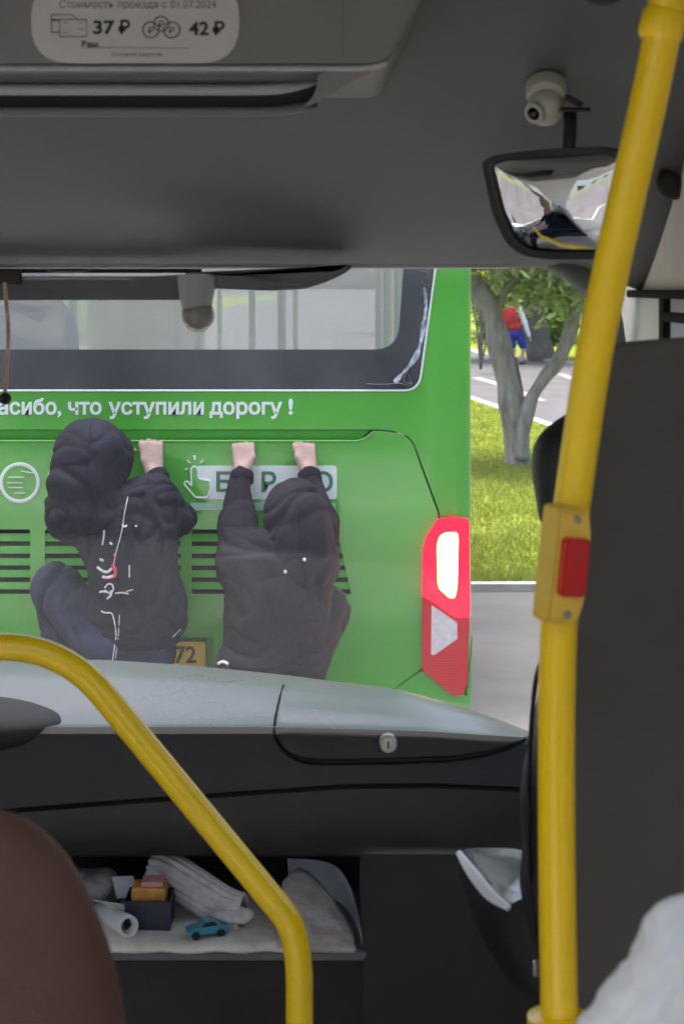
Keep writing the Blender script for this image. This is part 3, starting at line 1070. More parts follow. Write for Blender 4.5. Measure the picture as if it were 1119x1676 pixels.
# round badge with open palm
cx_, cz_ = b2(33, 790, OF)
rg = [Vector((cx_ + .066 * math.cos(a), yc, cz_ + .066 * math.sin(a))) for a in [2 * math.pi * k / 40 for k in range(41)]]
obj('badge_ring', tube(rg, .0065, 6, cap=False, flat=.3), 'white_vinyl', bus)
for a, b in (((14, 781), (40, 781)), ((13, 790), (38, 790)), ((14, 798), (38, 798)), ((24, 807), (42, 807)), ((35, 771), (54, 774))):
    obj('palm_stripe', tube([P(*a, YB - OF - .003), P(*b, YB - OF - .003)], .0052, 8, flat=.3), 'white_vinyl', bus)
text('badge_mark', '!', b2(78, 0, OF)[0], b2(83, 0, OF)[0], b2(0, 800, OF)[1], b2(0, 773, OF)[1], yc, 'pale_vinyl', bus, bold=.02)
# latch seen between the hood and the fist
obj('cover_latch', add_sphere(bm_(), P(215, 737, YB - OF), (.02, .008, .010)), 'plate', ec, smooth=60)


# ================================================================== THE TWO PEOPLE ON THE BACK OF THE BUS
def fist(wrist, knuck, width, side, lip_z, y_lip):
    """Hand hooked over a ledge, back of the hand to the viewer. side: +1 thumb on the viewer's right."""
    out = []
    w_, k_ = Vector(wrist), Vector(knuck)
    ax = Vector((1, 0, 0))
    for i in range(4):
        t = (i - 1.5) / 1.5
        off = ax * (t * width * .38)
        kn = k_ + off + Vector((0, 0, -.004 * abs(t) - .003 * (t * side < 0)))
        out.append(cap(w_ + off * .55, .015, kn, .0115, .012))
        ln = (.034, .040, .037, .028)[i if side > 0 else 3 - i]
        p1 = kn + Vector((0, ln * .8, .006))
        p2 = p1 + Vector((0, ln * .35, -.020))
        out.append(cap(kn, .0108, p1, .0096, .004))
        out.append(cap(p1, .0096, p2, .0085, .004))
    b = w_ + ax * side * .016 + Vector((0, 0, .012))
    c = b + Vector((side * .020, .006, .030))
    d = c + Vector((-side * .004, .012, .026))
    out.append(cap(b, .014, c, .0115, .010))
    out.append(cap(c, .0115, d, .0095, .006))
    return out


def head(c, fwd, r=.098, k=.02):
    """Skull, jaw, nose, ears; fwd is a unit vector the face looks along."""
    c, fwd = Vector(c), Vector(fwd).normalized()
    sd = fwd.cross(Vector((0, 0, 1))).normalized()
    out = [ell(c + Vector((0, 0, .02)), (r * .82, r * .98, r * 1.08), (0, 0, math.atan2(-fwd.x, fwd.y)), k),
           ell(c + fwd * .03 + Vector((0, 0, -.055)), (r * .58, r * .62, r * .72), (0, 0, math.atan2(-fwd.x, fwd.y)), k)]
    out.append(cap(c + fwd * .092 + Vector((0, 0, .012)), .008, c + fwd * .112 + Vector((0, 0, -.022)), .013, .01))
    out.append(ell(c + fwd * .088 + Vector((0, 0, -.055)), (.022, .012, .008), (0, 0, math.atan2(-fwd.x, fwd.y)), .008))
    for s in (1, -1):
        out.append(ell(c + sd * s * .082 + Vector((0, 0, -.005)), (.012, .02, .032), (0, 0, math.atan2(-fwd.x, fwd.y)), .008))
        out.append(ell(c + fwd * .086 + sd * s * .034 + Vector((0, 0, .015)), (.014, .008, .009), (0, 0, 0), .006))
    return out


def foot(ankle, toe):
    a, t = Vector(ankle), Vector(toe)
    m_ = a.lerp(t, .5)
    return [cap(a + Vector((0, 0, -.03)), .042, m_, .042, .03), cap(m_, .042, t, .034, .03)]


LIPZ = P(0, 722, YB - OF).z


def hanger(name, label, q, cloth, jeans, seed):
    """A hooded youth standing behind the bus and holding the lip. q: joints as points."""
    sk = []
    sk += head(q['head'], q['look'])
    sk += [cap(q['head'] + Vector((0, 0, -.09)), .05, q['chest'], .06, .03),
           ell(q['chest'], (.14, .10, .16)), ell(q['belly'], (.13, .095, .15)), ell(q['hip'], (.145, .11, .11))]
    for s in 'lr':
        sk += [cap(q[s + '_sh'], .048, q[s + '_el'], .036, .03), cap(q[s + '_el'], .036, q[s + '_wr'], .026, .02)]
        sk += [cap(q[s + '_hip'], .075, q[s + '_kn'], .052, .03), cap(q[s + '_kn'], .052, q[s + '_an'], .036, .02)]
        if s + '_kc' in q:
            sk += fist(q[s + '_wr'], q[s + '_kc'], .088 * q['hs'], 1 if s == 'l' else -1, LIPZ, YB)
        sk += foot(q[s + '_an'], q[s + '_toe'])
    p = body(name, sk, .0062, 'skin', it=1)
    tag(p, label, 'person', 'youths riding on the back of the bus')
    j = [ell(q['chest'] + Vector((0, -.005, 0)), (.172 * q['bw'], .130, .190), k=.06), ell(q['belly'], (.166 * q['bw'], .130, .180), k=.06),
         ell(q['hem'], (.158 * q['bw'], .135, .085), k=.04)]
    for s in 'lr':
        j += [cap(q[s + '_sh'], .080, q[s + '_el'], .064 * q['sl'], .05), cap(q[s + '_el'], .062 * q['sl'], q[s + '_wr'].lerp(q[s + '_el'], .12), .040, .03)]
        j += [cap(q['chest'] + Vector((0, 0, .10)), .09, q[s + '_sh'], .078, .05)]
    jk = body('hoodie', j, .0065, cloth, p, 3, q['fold'], 6.0, (1.0, 1, 1.1), seed)
    hd = body('hood', q['hood'], .0065, cloth, p, 3, .017, 5.0, (.9, 1, 1.2), seed + 3)
    le = []
    for s in 'lr':
        le += [cap(q[s + '_hip'], .112, q[s + '_kn'], q['kr'], .05), cap(q[s + '_kn'], q['kr'] - .002, q[s + '_an'] + Vector((0, 0, .02)), .058, .03)]
    le += [ell(q['hip'], (.163, .128, .115), k=.05)]
    jn = body('jeans', le, .007, jeans, p, 3, .018, 6.0, (1, 1, 1.1), seed + 7)
    # knitted cuffs and waistband
    for s in 'lr':
        d_ = (q[s + '_el'] - q[s + '_wr']).normalized()
        c_ = q[s + '_wr'] + d_ * .012
        rr = [c_ + d_ * t for t in (0, .004, .034, .040)]
        obj('cuff', tube(rr, [.036, .0405, .0425, .037], 26), cloth, p, smooth=50)
    body('waistband', [ell(q['hem'] + Vector((0, 0, -.052)), (.152 * q['bw'], .131, .030), k=.01), ell(q['hem'] + Vector((0, 0, -.034)), (.156 * q['bw'], .134, .030), k=.01)], .007, cloth, p, 1, .006, 9, (1, 1, .3), seed)
    for s in 'lr':
        sh = []
        a, t = q[s + '_an'], q[s + '_toe']
        m_ = a.lerp(t, .5)
        sh += [cap(a + Vector((0, 0, -.035)), .052, m_ + Vector((0, 0, -.004)), .050, .03), cap(m_, .050, t, .044, .03)]
        body('shoe', sh, .009, 'shoe', p, 2)
    return p, jk, hd, jn


A = dict(hs=1.0, bw=1.0, sl=1.0, kr=.080, fold=.021, look=(0.25, 1, -.2),
         head=P(150, 768, 5.70), chest=P(212, 888, 5.66), belly=P(224, 985, 5.64), hip=P(208, 1055, 5.64), hem=P(222, 1022, 5.635),
         l_sh=P(118, 848, 5.70), l_el=P(104, 822, 5.86), l_wr=P(120, 775, 5.93), l_kc=P(125, 724, 5.950),
         r_sh=P(250, 818, 5.70), r_el=P(294, 850, 5.78), r_wr=P(252, 772, 5.925), r_kc=P(247, 725, 5.950),
         l_hip=P(185, 1058, 5.64), l_kn=P(92, 962, 5.78), l_an=P(118, 1172, 5.80), l_toe=P(105, 1195, 5.90),
         r_hip=P(228, 1075, 5.64), r_kn=P(225, 1225, 5.76), r_an=P(228, 1400, 5.70), r_toe=P(232, 1424, 5.83))
A['hood'] = [ell(P(152, 745, 5.69), (.134, .150, .128), (0, .25, 0), .05), ell(P(140, 790, 5.66), (.132, .140, .095), k=.05),
             ell(P(138, 842, 5.60), (.118, .090, .062), (0, .15, 0), .035), ell(P(118, 855, 5.66), (.098, .11, .075), (0, .5, 0), .05),
             cap(P(90, 842, 5.60), .030, P(140, 866, 5.55), .032, .012), cap(P(140, 866, 5.55), .032, P(205, 838, 5.56), .024, .012), cap(P(160, 822, 5.57), .022, P(232, 806, 5.60), .018, .014)]
# the second pair of hands and knees
Bp = dict(hs=.92, bw=1.05, sl=1.06, kr=.084, fold=.015, look=(-0.1, 1, -.1),
          head=P(482, 862, 5.70), chest=P(453, 960, 5.66), belly=P(450, 1035, 5.64), hip=P(438, 1090, 5.64), hem=P(438, 1080, 5.635),
          l_sh=P(396, 922, 5.70), l_el=P(389, 862, 5.80), l_wr=P(397, 768, 5.925), l_kc=P(398, 729, 5.950),
          r_sh=P(514, 922, 5.70), r_el=P(522, 860, 5.80), r_wr=P(504, 768, 5.925), r_kc=P(497, 729, 5.950),
          l_hip=P(405, 1095, 5.64), l_kn=P(400, 1230, 5.76), l_an=P(402, 1400, 5.70), l_toe=P(396, 1424, 5.83),
          r_hip=P(482, 1090, 5.64), r_kn=P(531, 1000, 5.80), r_an=P(448, 1185, 5.80), r_toe=P(456, 1205, 5.90))
Bp['hood'] = [ell(P(484, 846, 5.69), (.112, .135, .135), (0, -.1, 0), .05), ell(P(487, 890, 5.66), (.117, .125, .10), k=.05),
              ell(P(490, 938, 5.61), (.108, .080, .075), (0, -.2, 0), .06),
              cap(P(436, 900, 5.62), .024, P(478, 962, 5.575), .026, .025), cap(P(478, 962, 5.575), .026, P(535, 915, 5.60), .022, .025)]
pa, ja, ha, na = hanger('person', 'hooded person in black printed jacket, left knee raised, gripping bus beside the round badge', A, 'black_cotton', 'navy_denim', 1.0)
pb, jb, hb, nb = hanger('person', 'hooded person in plum-black clothes hanging by both raised hands over the white panel', Bp, 'plum_cotton', 'plum_cotton', 11.0)

# print, drawstring and bare strip on the left jacket
tr_a = bvh_of(ja, ha, na)


def surf_line(trees, q, rad, m, parent, name, n=6, taper=0.0):
    pts = [on_surface(trees, x, y, 0.0) for x, y in [(v.x, v.y) for v in spline([Vector((x, y, 0)) for x, y in q], n)]]
    pts = [p for p in pts if p is not None]
    if len(pts) > 2:
        rd = [rad * .7 * (1 - taper * i / (len(pts) - 1)) for i in range(len(pts))]
        obj(name, tube(pts, rd, 6), m, parent)


for q, r_ in (([(210, 812), (204, 840), (199, 872), (190, 905), (186, 925)], .0022), ([(200, 858), (204, 862), (208, 860)], .0045),
              ([(171, 868), (170, 880), (168, 892)], .0045), ([(180, 888), (184, 891)], .006), ([(164, 915), (170, 918)], .0065),
              ([(160, 928), (168, 934), (176, 936), (184, 930)], .0075), ([(169, 944), (177, 945), (187, 942)], .0075),
              ([(172, 962), (177, 956), (184, 957), (186, 966), (180, 970), (172, 966)], .0042), ([(163, 969), (172, 968), (183, 972)], .0055),
              ([(176, 980), (182, 974), (183, 966)], .006), ([(189, 971), (200, 970), (211, 972)], .004), ([(207, 968), (218, 965)], .003),
              ([(212, 925), (212, 945)], .003), ([(222, 860), (224, 862)], .005)):
    surf_line(tr_a, q, r_, 'white_print', ja, 'print_stroke')
for q, r_ in (([(184, 924), (189, 932), (188, 944)], .008), ([(178, 946), (186, 945)], .006), ([(187, 906), (189, 916)], .003)):
    surf_line(tr_a, q, r_, 'red_print', ja, 'red_print_stroke')
surf_line(tr_a, [(166, 1000), (172, 1003), (183, 1004), (188, 1020), (190, 1040), (186, 1070), (183, 1092)], .003, 'white_print', na, 'cord')
surf_line(tr_a, [(196, 1006), (194, 1040), (189, 1078)], .0022, 'white_print', na, 'cord')
surf_line(tr_a, [(222, 1053), (240, 1054), (262, 1053), (278, 1046), (296, 1030)], .0075, 'white_cotton', ja, 'shirt_hem', taper=.75)
tr_b = bvh_of(jb, hb, nb)
for q in ([(150, 690), (146, 730), (142, 775), (140, 815)], [(232, 808), (252, 840), (262, 875), (268, 905)]):
    surf_line(tr_a, q, .0022, 'black_gap', ja, 'seam', 10)
for q in ([(486, 782), (488, 820), (490, 865), (492, 905)], [(372, 930), (392, 955), (402, 985)], [(520, 940), (524, 965), (520, 985)]):
    surf_line(tr_b, q, .0020, 'black_gap', jb, 'seam', 10)
surf_line(tr_b, [(358, 1086), (366, 1083), (374, 1087)], .008, 'white_cotton', jb, 'shirt_hem')
for x, y in ((498, 916), (467, 936)):
    pt = on_surface(tr_b, x, y, .002)
    if pt:
        obj('stud', add_sphere(bm_(), pt, .006, u=10, v=6), 'white_print', hb, smooth=60)

# ================================================================== BEYOND THE BUS: TREES, WALKER, BUILDING
def gz(x, y):
    """ground point seen at pixel"""
    d = H * F / (y - HY)
    return P(x, y, d)


def limb(bm, pts, r0, r1, n=12, rough=.12, seed=0):
    pp = spline(pts, 7)
    rs = []
    for i, p in enumerate(pp):
        t = i / (len(pp) - 1)
        rs.append((r0 + (r1 - r0) * t) * (1 + rough * noise.noise(p * 3 + Vector((seed, 0, 0)))))
    add_tube(bm, pp, rs, n)


def crown(blobs, count, size, seed=0):
    rnd = random.Random(seed)
    v, f = [], []
    tot = sum(b[1] ** 2 for b in blobs)
    for c, r, sq in blobs:
        nb_ = int(count * r * r / tot)
        clumps = []
        for _ in range(max(4, nb_ // 45)):
            u = Vector((rnd.gauss(0, 1), rnd.gauss(0, 1), rnd.gauss(0, 1))).normalized() * r * rnd.uniform(.35, 1.0)
            clumps.append(Vector(c) + Vector((u.x, u.y, u.z * sq)))
        for _ in range(nb_):
            q = rnd.choice(clumps) + Vector((rnd.gauss(0, 1), rnd.gauss(0, 1), rnd.gauss(0, .8))) * r * .17
            s = size * rnd.uniform(.6, 1.3)
            a = Vector((rnd.gauss(0, 1), rnd.gauss(0, 1), rnd.gauss(0, .6))).normalized()
            b = a.cross(Vector((rnd.gauss(0, 1), rnd.gauss(0, 1), rnd.gauss(0, 1)))).normalized()
            k = len(v)
            v += [q - a * s, q + b * s * .5, q + a * s, q - b * s * .5]
            f.append((k, k + 1, k + 2, k + 3))
    return (v, f)


# forked tree on the verge
t1 = P(845, 766, 19.2)
t1.z = .05
tr = thing('forked_tree', 'grey forked tree leaning on the verge between bus and yellow pole', 'tree', t1)
T = lambda x, y, d=19.2: P(x, y, d)
bm = bm_()
limb(bm, [T(847, 772), T(845, 720), T(835, 650), T(820, 580), T(806, 520), T(792, 488), T(772, 455), T(735, 395)], .165, .09, 14, .35, 1)
obj('trunk', bm, 'bark', tr, smooth=180)
bm = bm_()
limb(bm, [T(853, 752, 19.1), T(856, 700, 19.1), T(868, 655, 19.1), T(892, 616, 19.1), T(916, 585, 19.1), T(938, 520, 19.1), T(938, 460, 19.1), T(930, 380, 19.1)], .095, .062, 12, .3, 5)
obj('limb', bm, 'bark', tr, smooth=180)
bm = bm_()
limb(bm, [T(852, 690, 19.15), T(849, 650, 19.2), T(842, 610, 19.3), T(838, 585, 19.3)], .07, .045, 10, .2, 9)
obj('limb', bm, 'bark_dark', tr, smooth=180)
bm = bm_()
limb(bm, [T(806, 515), T(830, 470), T(860, 440), T(890, 400)], .05, .03, 8, .2, 3)
obj('limb', bm, 'bark', tr, smooth=180)
obj('crown', crown([(T(760, 400) + Vector((0, 0, .9)), 1.5, .75), (T(900, 360, 19), 1.2, .8), (T(840, 385, 19.4), .62, .6), (T(980, 380, 19), 1.2, .8), (T(820, 250, 19.4), 1.6, .8)], 20000, .07, 3), 'leaf', tr)

# old tree with a dark flaring trunk beyond the side road
b0 = gz(885, 590)
tr = thing('broad_tree', 'dark thick-trunked tree across the side road behind the walker', 'tree', b0)
D2 = b0.y
bm = bm_()
limb(bm, [P(888, 592, D2), P(882, 570, D2), P(876, 530, D2), P(872, 480, D2), P(868, 430, D2), P(864, 330, D2)], .40, .25, 16, .2, 2)
obj('trunk', bm, 'bark_dark', tr, smooth=180)
bm = bm_()
limb(bm, [P(874, 500, D2), P(862, 465, D2), P(840, 440, D2), P(815, 425, D2)], .16, .07, 10, .2, 4)
obj('limb', bm, 'bark_dark', tr, smooth=180)
obj('crown', crown([(P(850, 400, D2), 2.2, .7), (P(930, 380, D2), 2.2, .7), (P(800, 370, D2), 2.2, .7), (P(870, 250, D2), 3.2, .7), (P(960, 455, D2), 1.2, .7)], 22000, .13, 5), 'leaf', tr)

k = 0
for (px, d, r, hgt, mm, lab) in ((800, 66, 3.0, 6, 'leaf', 'light green tree filling the gap above the walker'),
                                 (920, 62, 2.6, 5, 'leaf_dark', 'dark green tree at right above the far grass bank'),
                                 (1010, 70, 3.4, 7, 'leaf', 'light green tree behind the upper yellow pole'),
                                 (700, 75, 3.5, 7, 'leaf_dark', 'dark green tree hidden mostly behind the bus corner'),
                                 (165, 105, 4.5, 8, 'leaf_dark', 'tall dark green tree seen through the middle of the bus window'),
                                 (60, 88, 4.2, 8, 'leaf', 'tall light green tree seen through the bus window at left')):
    c = P(px, HY, d)
    g = Vector((c.x, c.y, .1))
    t = thing('park_tree', lab, 'tree', g, 'trees in the park beyond the road')
    bm = bm_()
    limb(bm, [g, g + Vector((.1, 0, hgt * .3)), g + Vector((-.1, 0, hgt * .55)), g + Vector((.1, 0, hgt * .9))], .28, .08, 10, .2, k)
    obj('trunk', bm, 'bark_dark', t, smooth=180)
    bl = [(g + Vector((random.uniform(-r, r) * .7, random.uniform(-1, 1), hgt * random.uniform(.35, .95))), r * random.uniform(.5, .8), .8) for _ in range(7)]
    obj('crown', crown(bl, 6000, .20, k), mm, t)
    k += 1
for (px, d, r, mm, lab) in ((786, 40, .42, 'leaf_yellow', 'small yellow blossoming shrub beside the bus corner'),
                            (905, 58, 1.3, 'leaf_dark', 'dark green bush right of the thick trunk'),
                            (805, 60, 1.2, 'leaf_dark', 'dark green bush behind the leaning trunk'),
                            (835, 61, 1.3, 'leaf', 'mid green bush behind the walker')):
    g = P(px, HY, d)
    top = P(px, 466 if d < 50 else 505, d).z
    g.z = .1
    t = thing('shrub', lab, 'shrub', g, 'shrubs in the park')
    bm = bm_()
    for a in range(4):
        limb(bm, [g, g + Vector((random.uniform(-.2, .2), 0, top * .5)), g + Vector((random.uniform(-.3, .3), .1, top))], .03, .012, 6, .1, a)
    obj('stem', bm, 'bark_dark', t, smooth=180)
    obj('crown', crown([(g + Vector((random.uniform(-r, r) * .5, 0, top * s)), r * .7, .8) for s in ((.35, .6, .85, 1) if d > 50 else (.9, 1.0, 1.05))], 2500 if d > 50 else 700, .12 if d > 50 else .06, k), mm, t)
    k += 1

# the walker in red
W0 = P(842, 596, 44.8)
W = lambda x, y, dd=0.0: P(x, y, 44.8 + dd)
sk = head(W(838, 493), (.2, 1, 0), .11) + [cap(W(838, 500), .06, W(838, 510), .07, .03), ell(W(840, 520), (.19, .13, .30)), ell(W(843, 545), (.17, .13, .16)),
      cap(W(834, 552), .09, W(840, 574), .06), cap(W(840, 574), .06, W(838, 594), .045), cap(W(850, 552), .09, W(856, 572), .06), cap(W(856, 572), .06, W(852, 594), .045),
      cap(W(850, 508), .06, W(858, 528), .045), cap(W(858, 528), .045, W(866, 552), .035), ell(W(867, 556), (.04, .03, .06)),
      cap(W(828, 508), .06, W(824, 530), .045), cap(W(824, 530), .045, W(828, 548), .035), cap(W(838, 596), .05, W(842, 597, .15), .045), cap(W(852, 596), .05, W(856, 597, .15), .045)]
wk = tag(body('person', sk, .02, 'skin', it=1), 'distant walker in red top and blue shorts behind the forked tree', 'person')
body('red_top', [ell(W(839, 520), (.215, .16, .30), k=.05), cap(W(828, 508), .085, W(825, 524), .07, .05), ell(W(842, 535), (.2, .16, .14))], .025, 'red_cotton', wk, 1)
body('sleeve', [cap(W(850, 507, -.05), .085, W(858, 528, -.06), .07, .03), cap(W(858, 528, -.06), .07, W(865, 549, -.06), .052, .03)], .02, 'white_cotton', wk, 1)
body('shorts', [ell(W(843, 546), (.2, .16, .14), k=.05), cap(W(834, 550), .12, W(838, 566), .10, .04), cap(W(850, 550), .12, W(855, 566), .10, .04)], .025, 'blue_cotton', wk, 1)
body('hair', [ell(W(838, 490), (.105, .12, .11))], .02, 'hair', wk, 1)
for x in (838, 853):
    body('shoe', [cap(W(x, 595, -.04), .065, W(x + 4, 596, .15), .055)], .02, 'shoe', wk, 1)

# apartment building on the right, seen through the door window
ab = thing('apartment_building', 'beige apartment building seen through the door window at right', 'building', (16, 60, 0))
wl_, holes = [], []
for i in range(9):
    for j in range(4):
        x0, z0 = 10.6 + i * 1.55, .75 + j * 3.0
        holes.append([(x0, z0), (x0 + .85, z0), (x0 + .85, z0 + 1.35), (x0, z0 + 1.35)])
obj('wall', plate([[(9.9, 0), (25, 0), (25, 13), (9.9, 13)]] + holes, 60, 60.3), 'stucco', ab)
obj('side_wall', box(9.9, 10.2, 60.31, 70, 0, 13), 'stucco', ab)
obj('roof', box(9.6, 25.3, 59.6, 70, 13.01, 13.3), 'roofing', ab)
obj('cornice', box(9.8, 25.1, 59.8, 59.998, 2.35, 2.75), 'white_trim', ab)
for hl in holes:
    wn = obj('window', plate([hl], 60.16, 60.18), 'dark_pane', ab)
    obj('window_frame', plate([hl, [(hl[0][0] + .07, hl[0][1] + .07), (hl[1][0] - .07, hl[1][1] + .07), (hl[2][0] - .07, hl[2][1] - .07), (hl[3][0] + .07, hl[3][1] - .07)]], 60.08, 60.15), 'white_trim', wn)

wb = thing('added_white_building', 'long white building added out of frame for pale bounce and mirror reflection', 'building', (-17, 0, 0))  # added for its white bounce and a paler view in the mirror
holes = []
for i in range(14):
    for j in range(3):
        y0, z0 = -24 + i * 2.6, 1.0 + j * 2.9
        holes.append([(y0, z0), (y0 + 1.2, z0), (y0 + 1.2, z0 + 1.4), (y0, z0 + 1.4)])
cvb = lambda u, v, y: Vector((-17 - y, u, v))
obj('wall', plate([[(-26, 0), (13, 0), (13, 9.5), (-26, 9.5)]] + holes, 0, .3, conv=cvb), 'white_trim', wb)
for hl in holes:
    obj('window', plate([hl], .15, .17, conv=cvb), 'dark_pane', wb)
obj('roof', box(-27, -16.8, -26.3, 13.3, 9.51, 9.8), 'roofing', wb)

# ================================================================== OUR OWN MINIBUS: SHELL
WXL, WXR, FZ, CZ = -1.78, 0.455, 0.70, 2.62
YF, YR = 2.62, -3.2


def st(o):
    return tag(o, kind='structure')


st(obj('floor', box(WXL, WXR, YR, 3.0, FZ - .05, FZ), 'floor'))
added_hatch = [(-1.25, -1.9), (-.05, -1.9), (-.05, 1.0), (-1.25, 1.0)]  # roof opening added out of view to brighten the cabin
ceil_ = st(obj('ceiling', plate([[(WXL, YR), (WXR, YR), (WXR, 3.0), (WXL, 3.0)], added_hatch], CZ, CZ + .04, conv=lambda u, v, y: Vector((u, v, y))), 'lining_white'))
obj('added_hatch_pane', plate([added_hatch], CZ + .02, CZ + .026, conv=lambda u, v, y: Vector((u, v, y))), 'clear_glass', ceil_)
# right wall: door window forward of the partition, saloon windows behind the camera
rw_o = [(YR, .35), (3.0, .35), (3.0, CZ), (YR, CZ)]
rh = [[(1.95, 1.45), (2.36, 1.45), (2.36, 2.034), (1.95, 2.034)]]
for y0 in (-2.9, -1.55, -.2):
    rh.append([(y0, 1.2), (y0 + 1.28, 1.2), (y0 + 1.28, 2.42), (y0, 2.42)])
wall_r = st(obj('wall_right', plate([rw_o] + rh, 0, .05, conv=lambda u, v, y: Vector((WXR + y, u, v))), 'lining_white'))
lw_h = [[(1.35, 1.45), (2.5, 1.45), (2.5, 2.25), (1.35, 2.25)]] + [[(y0, 1.2), (y0 + 1.28, 1.2), (y0 + 1.28, 2.42), (y0, 2.42)] for y0 in (-2.9, -1.55, -.2)]
wall_l = st(obj('wall_left', plate([rw_o] + lw_h, 0, .05, conv=lambda u, v, y: Vector((WXL - y, u, v))), 'lining_white'))
for hl in rh:
    obj('window_pane', plate([hl], .02, .025, conv=lambda u, v, y: Vector((WXR + y, u, v))), 'clear_glass', wall_r)
for hl in lw_h:
    obj('window_pane', plate([hl], .02, .025, conv=lambda u, v, y: Vector((WXL - y, u, v))), 'clear_glass', wall_l)
bk = [[(WXL + .3, 1.35), (WXR - .3, 1.35), (WXR - .3, 2.3), (WXL + .3, 2.3)]]
wall_b = st(obj('wall_back', plate([[(WXL, .35), (WXR, .35), (WXR, CZ), (WXL, CZ)]] + bk, YR - .05, YR), 'lining_white'))
obj('window_pane', plate(bk, YR - .03, YR - .025), 'clear_glass', wall_b)
# door window frame: black uprights and bars
fr = obj('window_frame', box(WXR - .012, WXR - .001, 2.33, 2.365, 1.45, 2.04, .003), 'black_gap', wall_r)
obj('window_bar', box(WXR - .012, WXR - .001, 2.0, 2.33, 2.002, 2.016, .003), 'black_gap', wall_r)
obj('window_top_seal', box(WXR - .014, WXR - .001, 1.95, 2.62, 2.034, 2.046, .003), 'black_gap', wall_r)

# header over the windscreen: one sweep from the ceiling down to the glass
prof = [(1.25, 2.619), (1.6, 2.585), (1.85, 2.52), (2.02, 2.425), (2.2, 2.31), (2.38, 2.20), (2.50, 2.132), (2.60, 2.085), (2.615, 2.083), (2.62, 2.088)]
pv = spline([Vector((0, a, b)) for a, b in prof], 4)
cols = [WXL + .002 + (WXR - .004 - WXL) * i / 40 for i in range(41)]
rows = []
for q in pv:
    row = []
    for x in cols:
        # the right end rolls down into the door pillar
        e = max(0, (x - .30) / .15)
        row.append((x, q.y - .05 * e * e, q.z - .035 * e * e * (1 if q.y > 2.1 else .3)))
    rows.append(row)
hdr = st(obj('header_panel', loft(rows), 'lining', smooth=180))
so = hdr.modifiers.new('thick', 'SOLIDIFY')
so.thickness = .012
so.offset = 1
obj('header_lip', tube([(WXL, 2.607, 2.084), (.26, 2.607, 2.084)], .0055, 8), 'lining_pale', hdr, smooth=60)
obj('screen_gasket', box(WXL, P(330, 0, 2.63).x, 2.622, 2.640, 2.072, 2.079, .002), 'rubber', hdr)
obj('gasket_bulge', add_sphere(bm_(), P(112, 441, 2.62), (.036, .012, .006)), 'rubber', hdr, smooth=60)
# windscreen pillar trim at right
pt_ = spline([P(895, 428, 2.61), P(940, 444, 2.60), P(980, 480, 2.61), P(1000, 560, 2.64), P(1005, 700, 2.72), P(1010, 1200, 2.9)], 8)
obj('pillar_trim', tube(pt_, [.010 + .012 * min(1, i / 10) for i in range(len(pt_))], 14), 'lining', hdr, smooth=180)
# windscreen: raked and slightly bowed
rows = []
for i in range(9):
    t = i / 8
    row = []
    for j in range(15):
        u = j / 14
        x = WXL + .03 + (WXR - .05 - WXL) * u
        bow = .10 * (1 - (2 * u - 1) ** 2)
        row.append((x, 2.632 + (3.22 - 2.632) * t + bow * t, 2.12 - (2.12 - 1.20) * t))
    rows.append(row)
wf = st(obj('windscreen', loft(rows), 'screen_glass', smooth=180))
so = wf.modifiers.new('thick', 'SOLIDIFY')
so.thickness = .005
# nose of the minibus under the windscreen, outside
st(obj('bonnet', loft([[(x, 2.95, 1.17), (x, 3.3, 1.12), (x, 3.5, 1.02), (x, 3.62, .9), (x, 3.65, .4)] for x in (WXL, -1.2, -.66, -.1, WXR)]), 'bus_white', smooth=180))

# ================================================================== OVERHEAD CONSOLE, STICKER, CAMERAS, MIRROR
YC = 1.85
con = thing('overhead_console', 'grey overhead console above windscreen with fare sticker and slot shelf', 'console', (-.8, YC, 2.3))
cp = lambda x, y: (P(x, y, YC).x, P(x, y, YC).z)
co_ = round_poly([cp(-1900, 110), cp(618, 110), cp(640, 96), cp(692, -4), cp(700, -60), cp(-1900, -60)], [0, .008, .02, .06, 0, 0], 5)
q = plate([co_], YC, YC + .3)
bmesh.ops.bevel(q, geom=[e for e in q.edges if all(abs(v.co.y - YC) < 1e-5 for v in e.verts) and len(e.link_faces) == 2 and e.calc_face_angle(0) > .5], offset=.004, segments=2, affect='EDGES')
obj('front_panel', q, 'lining_warm', con, smooth=30)
obj('seam', box(P(560, 0, YC - .001).x, P(562, 0, YC).x, YC - .0008, YC + .001, P(0, 100, YC).z, P(0, -40, YC).z), 'grey_ink', con)
# bright lower edge, dark slot, shelf bar, right end cheek
obj('lower_edge', tube(fillet([P(-1900, 112, YC), P(600, 112, YC), P(632, 104, YC)], .02), .0032, 8), 'lining_pale', con, smooth=60)
q1 = [P(-1900, 178, 1.93), P(440, 180, 1.93), P(510, 170, 1.93), P(560, 145, 1.95), P(615, 116, 1.95)]
obj('slot_back', plate([[(p.x, p.z) for p in [P(-1900, 118, 1.99), P(520, 118, 1.99), P(519, 176, 1.99), P(-1900, 182, 1.99)]]], 1.99, 2.0), 'dash', con)
sb = spline([P(-1900, 147, 1.90), P(-900, 147, 1.90), P(200, 147, 1.90), P(400, 147, 1.90), P(470, 144, 1.90), P(522, 134, 1.92)], 6)
obj('shelf_bar', tube(sb, [.0062] * (len(sb) - 8) + [.006, .0055, .005, .0045, .004, .0035, .003, .002], 10, flat=1), 'lining_pale', con, smooth=60)
lb = [[P(x, 121, 1.91) for x in (-1900, 200, 516)], [P(x, 134, 1.95) for x in (-1900, 200, 516)]]
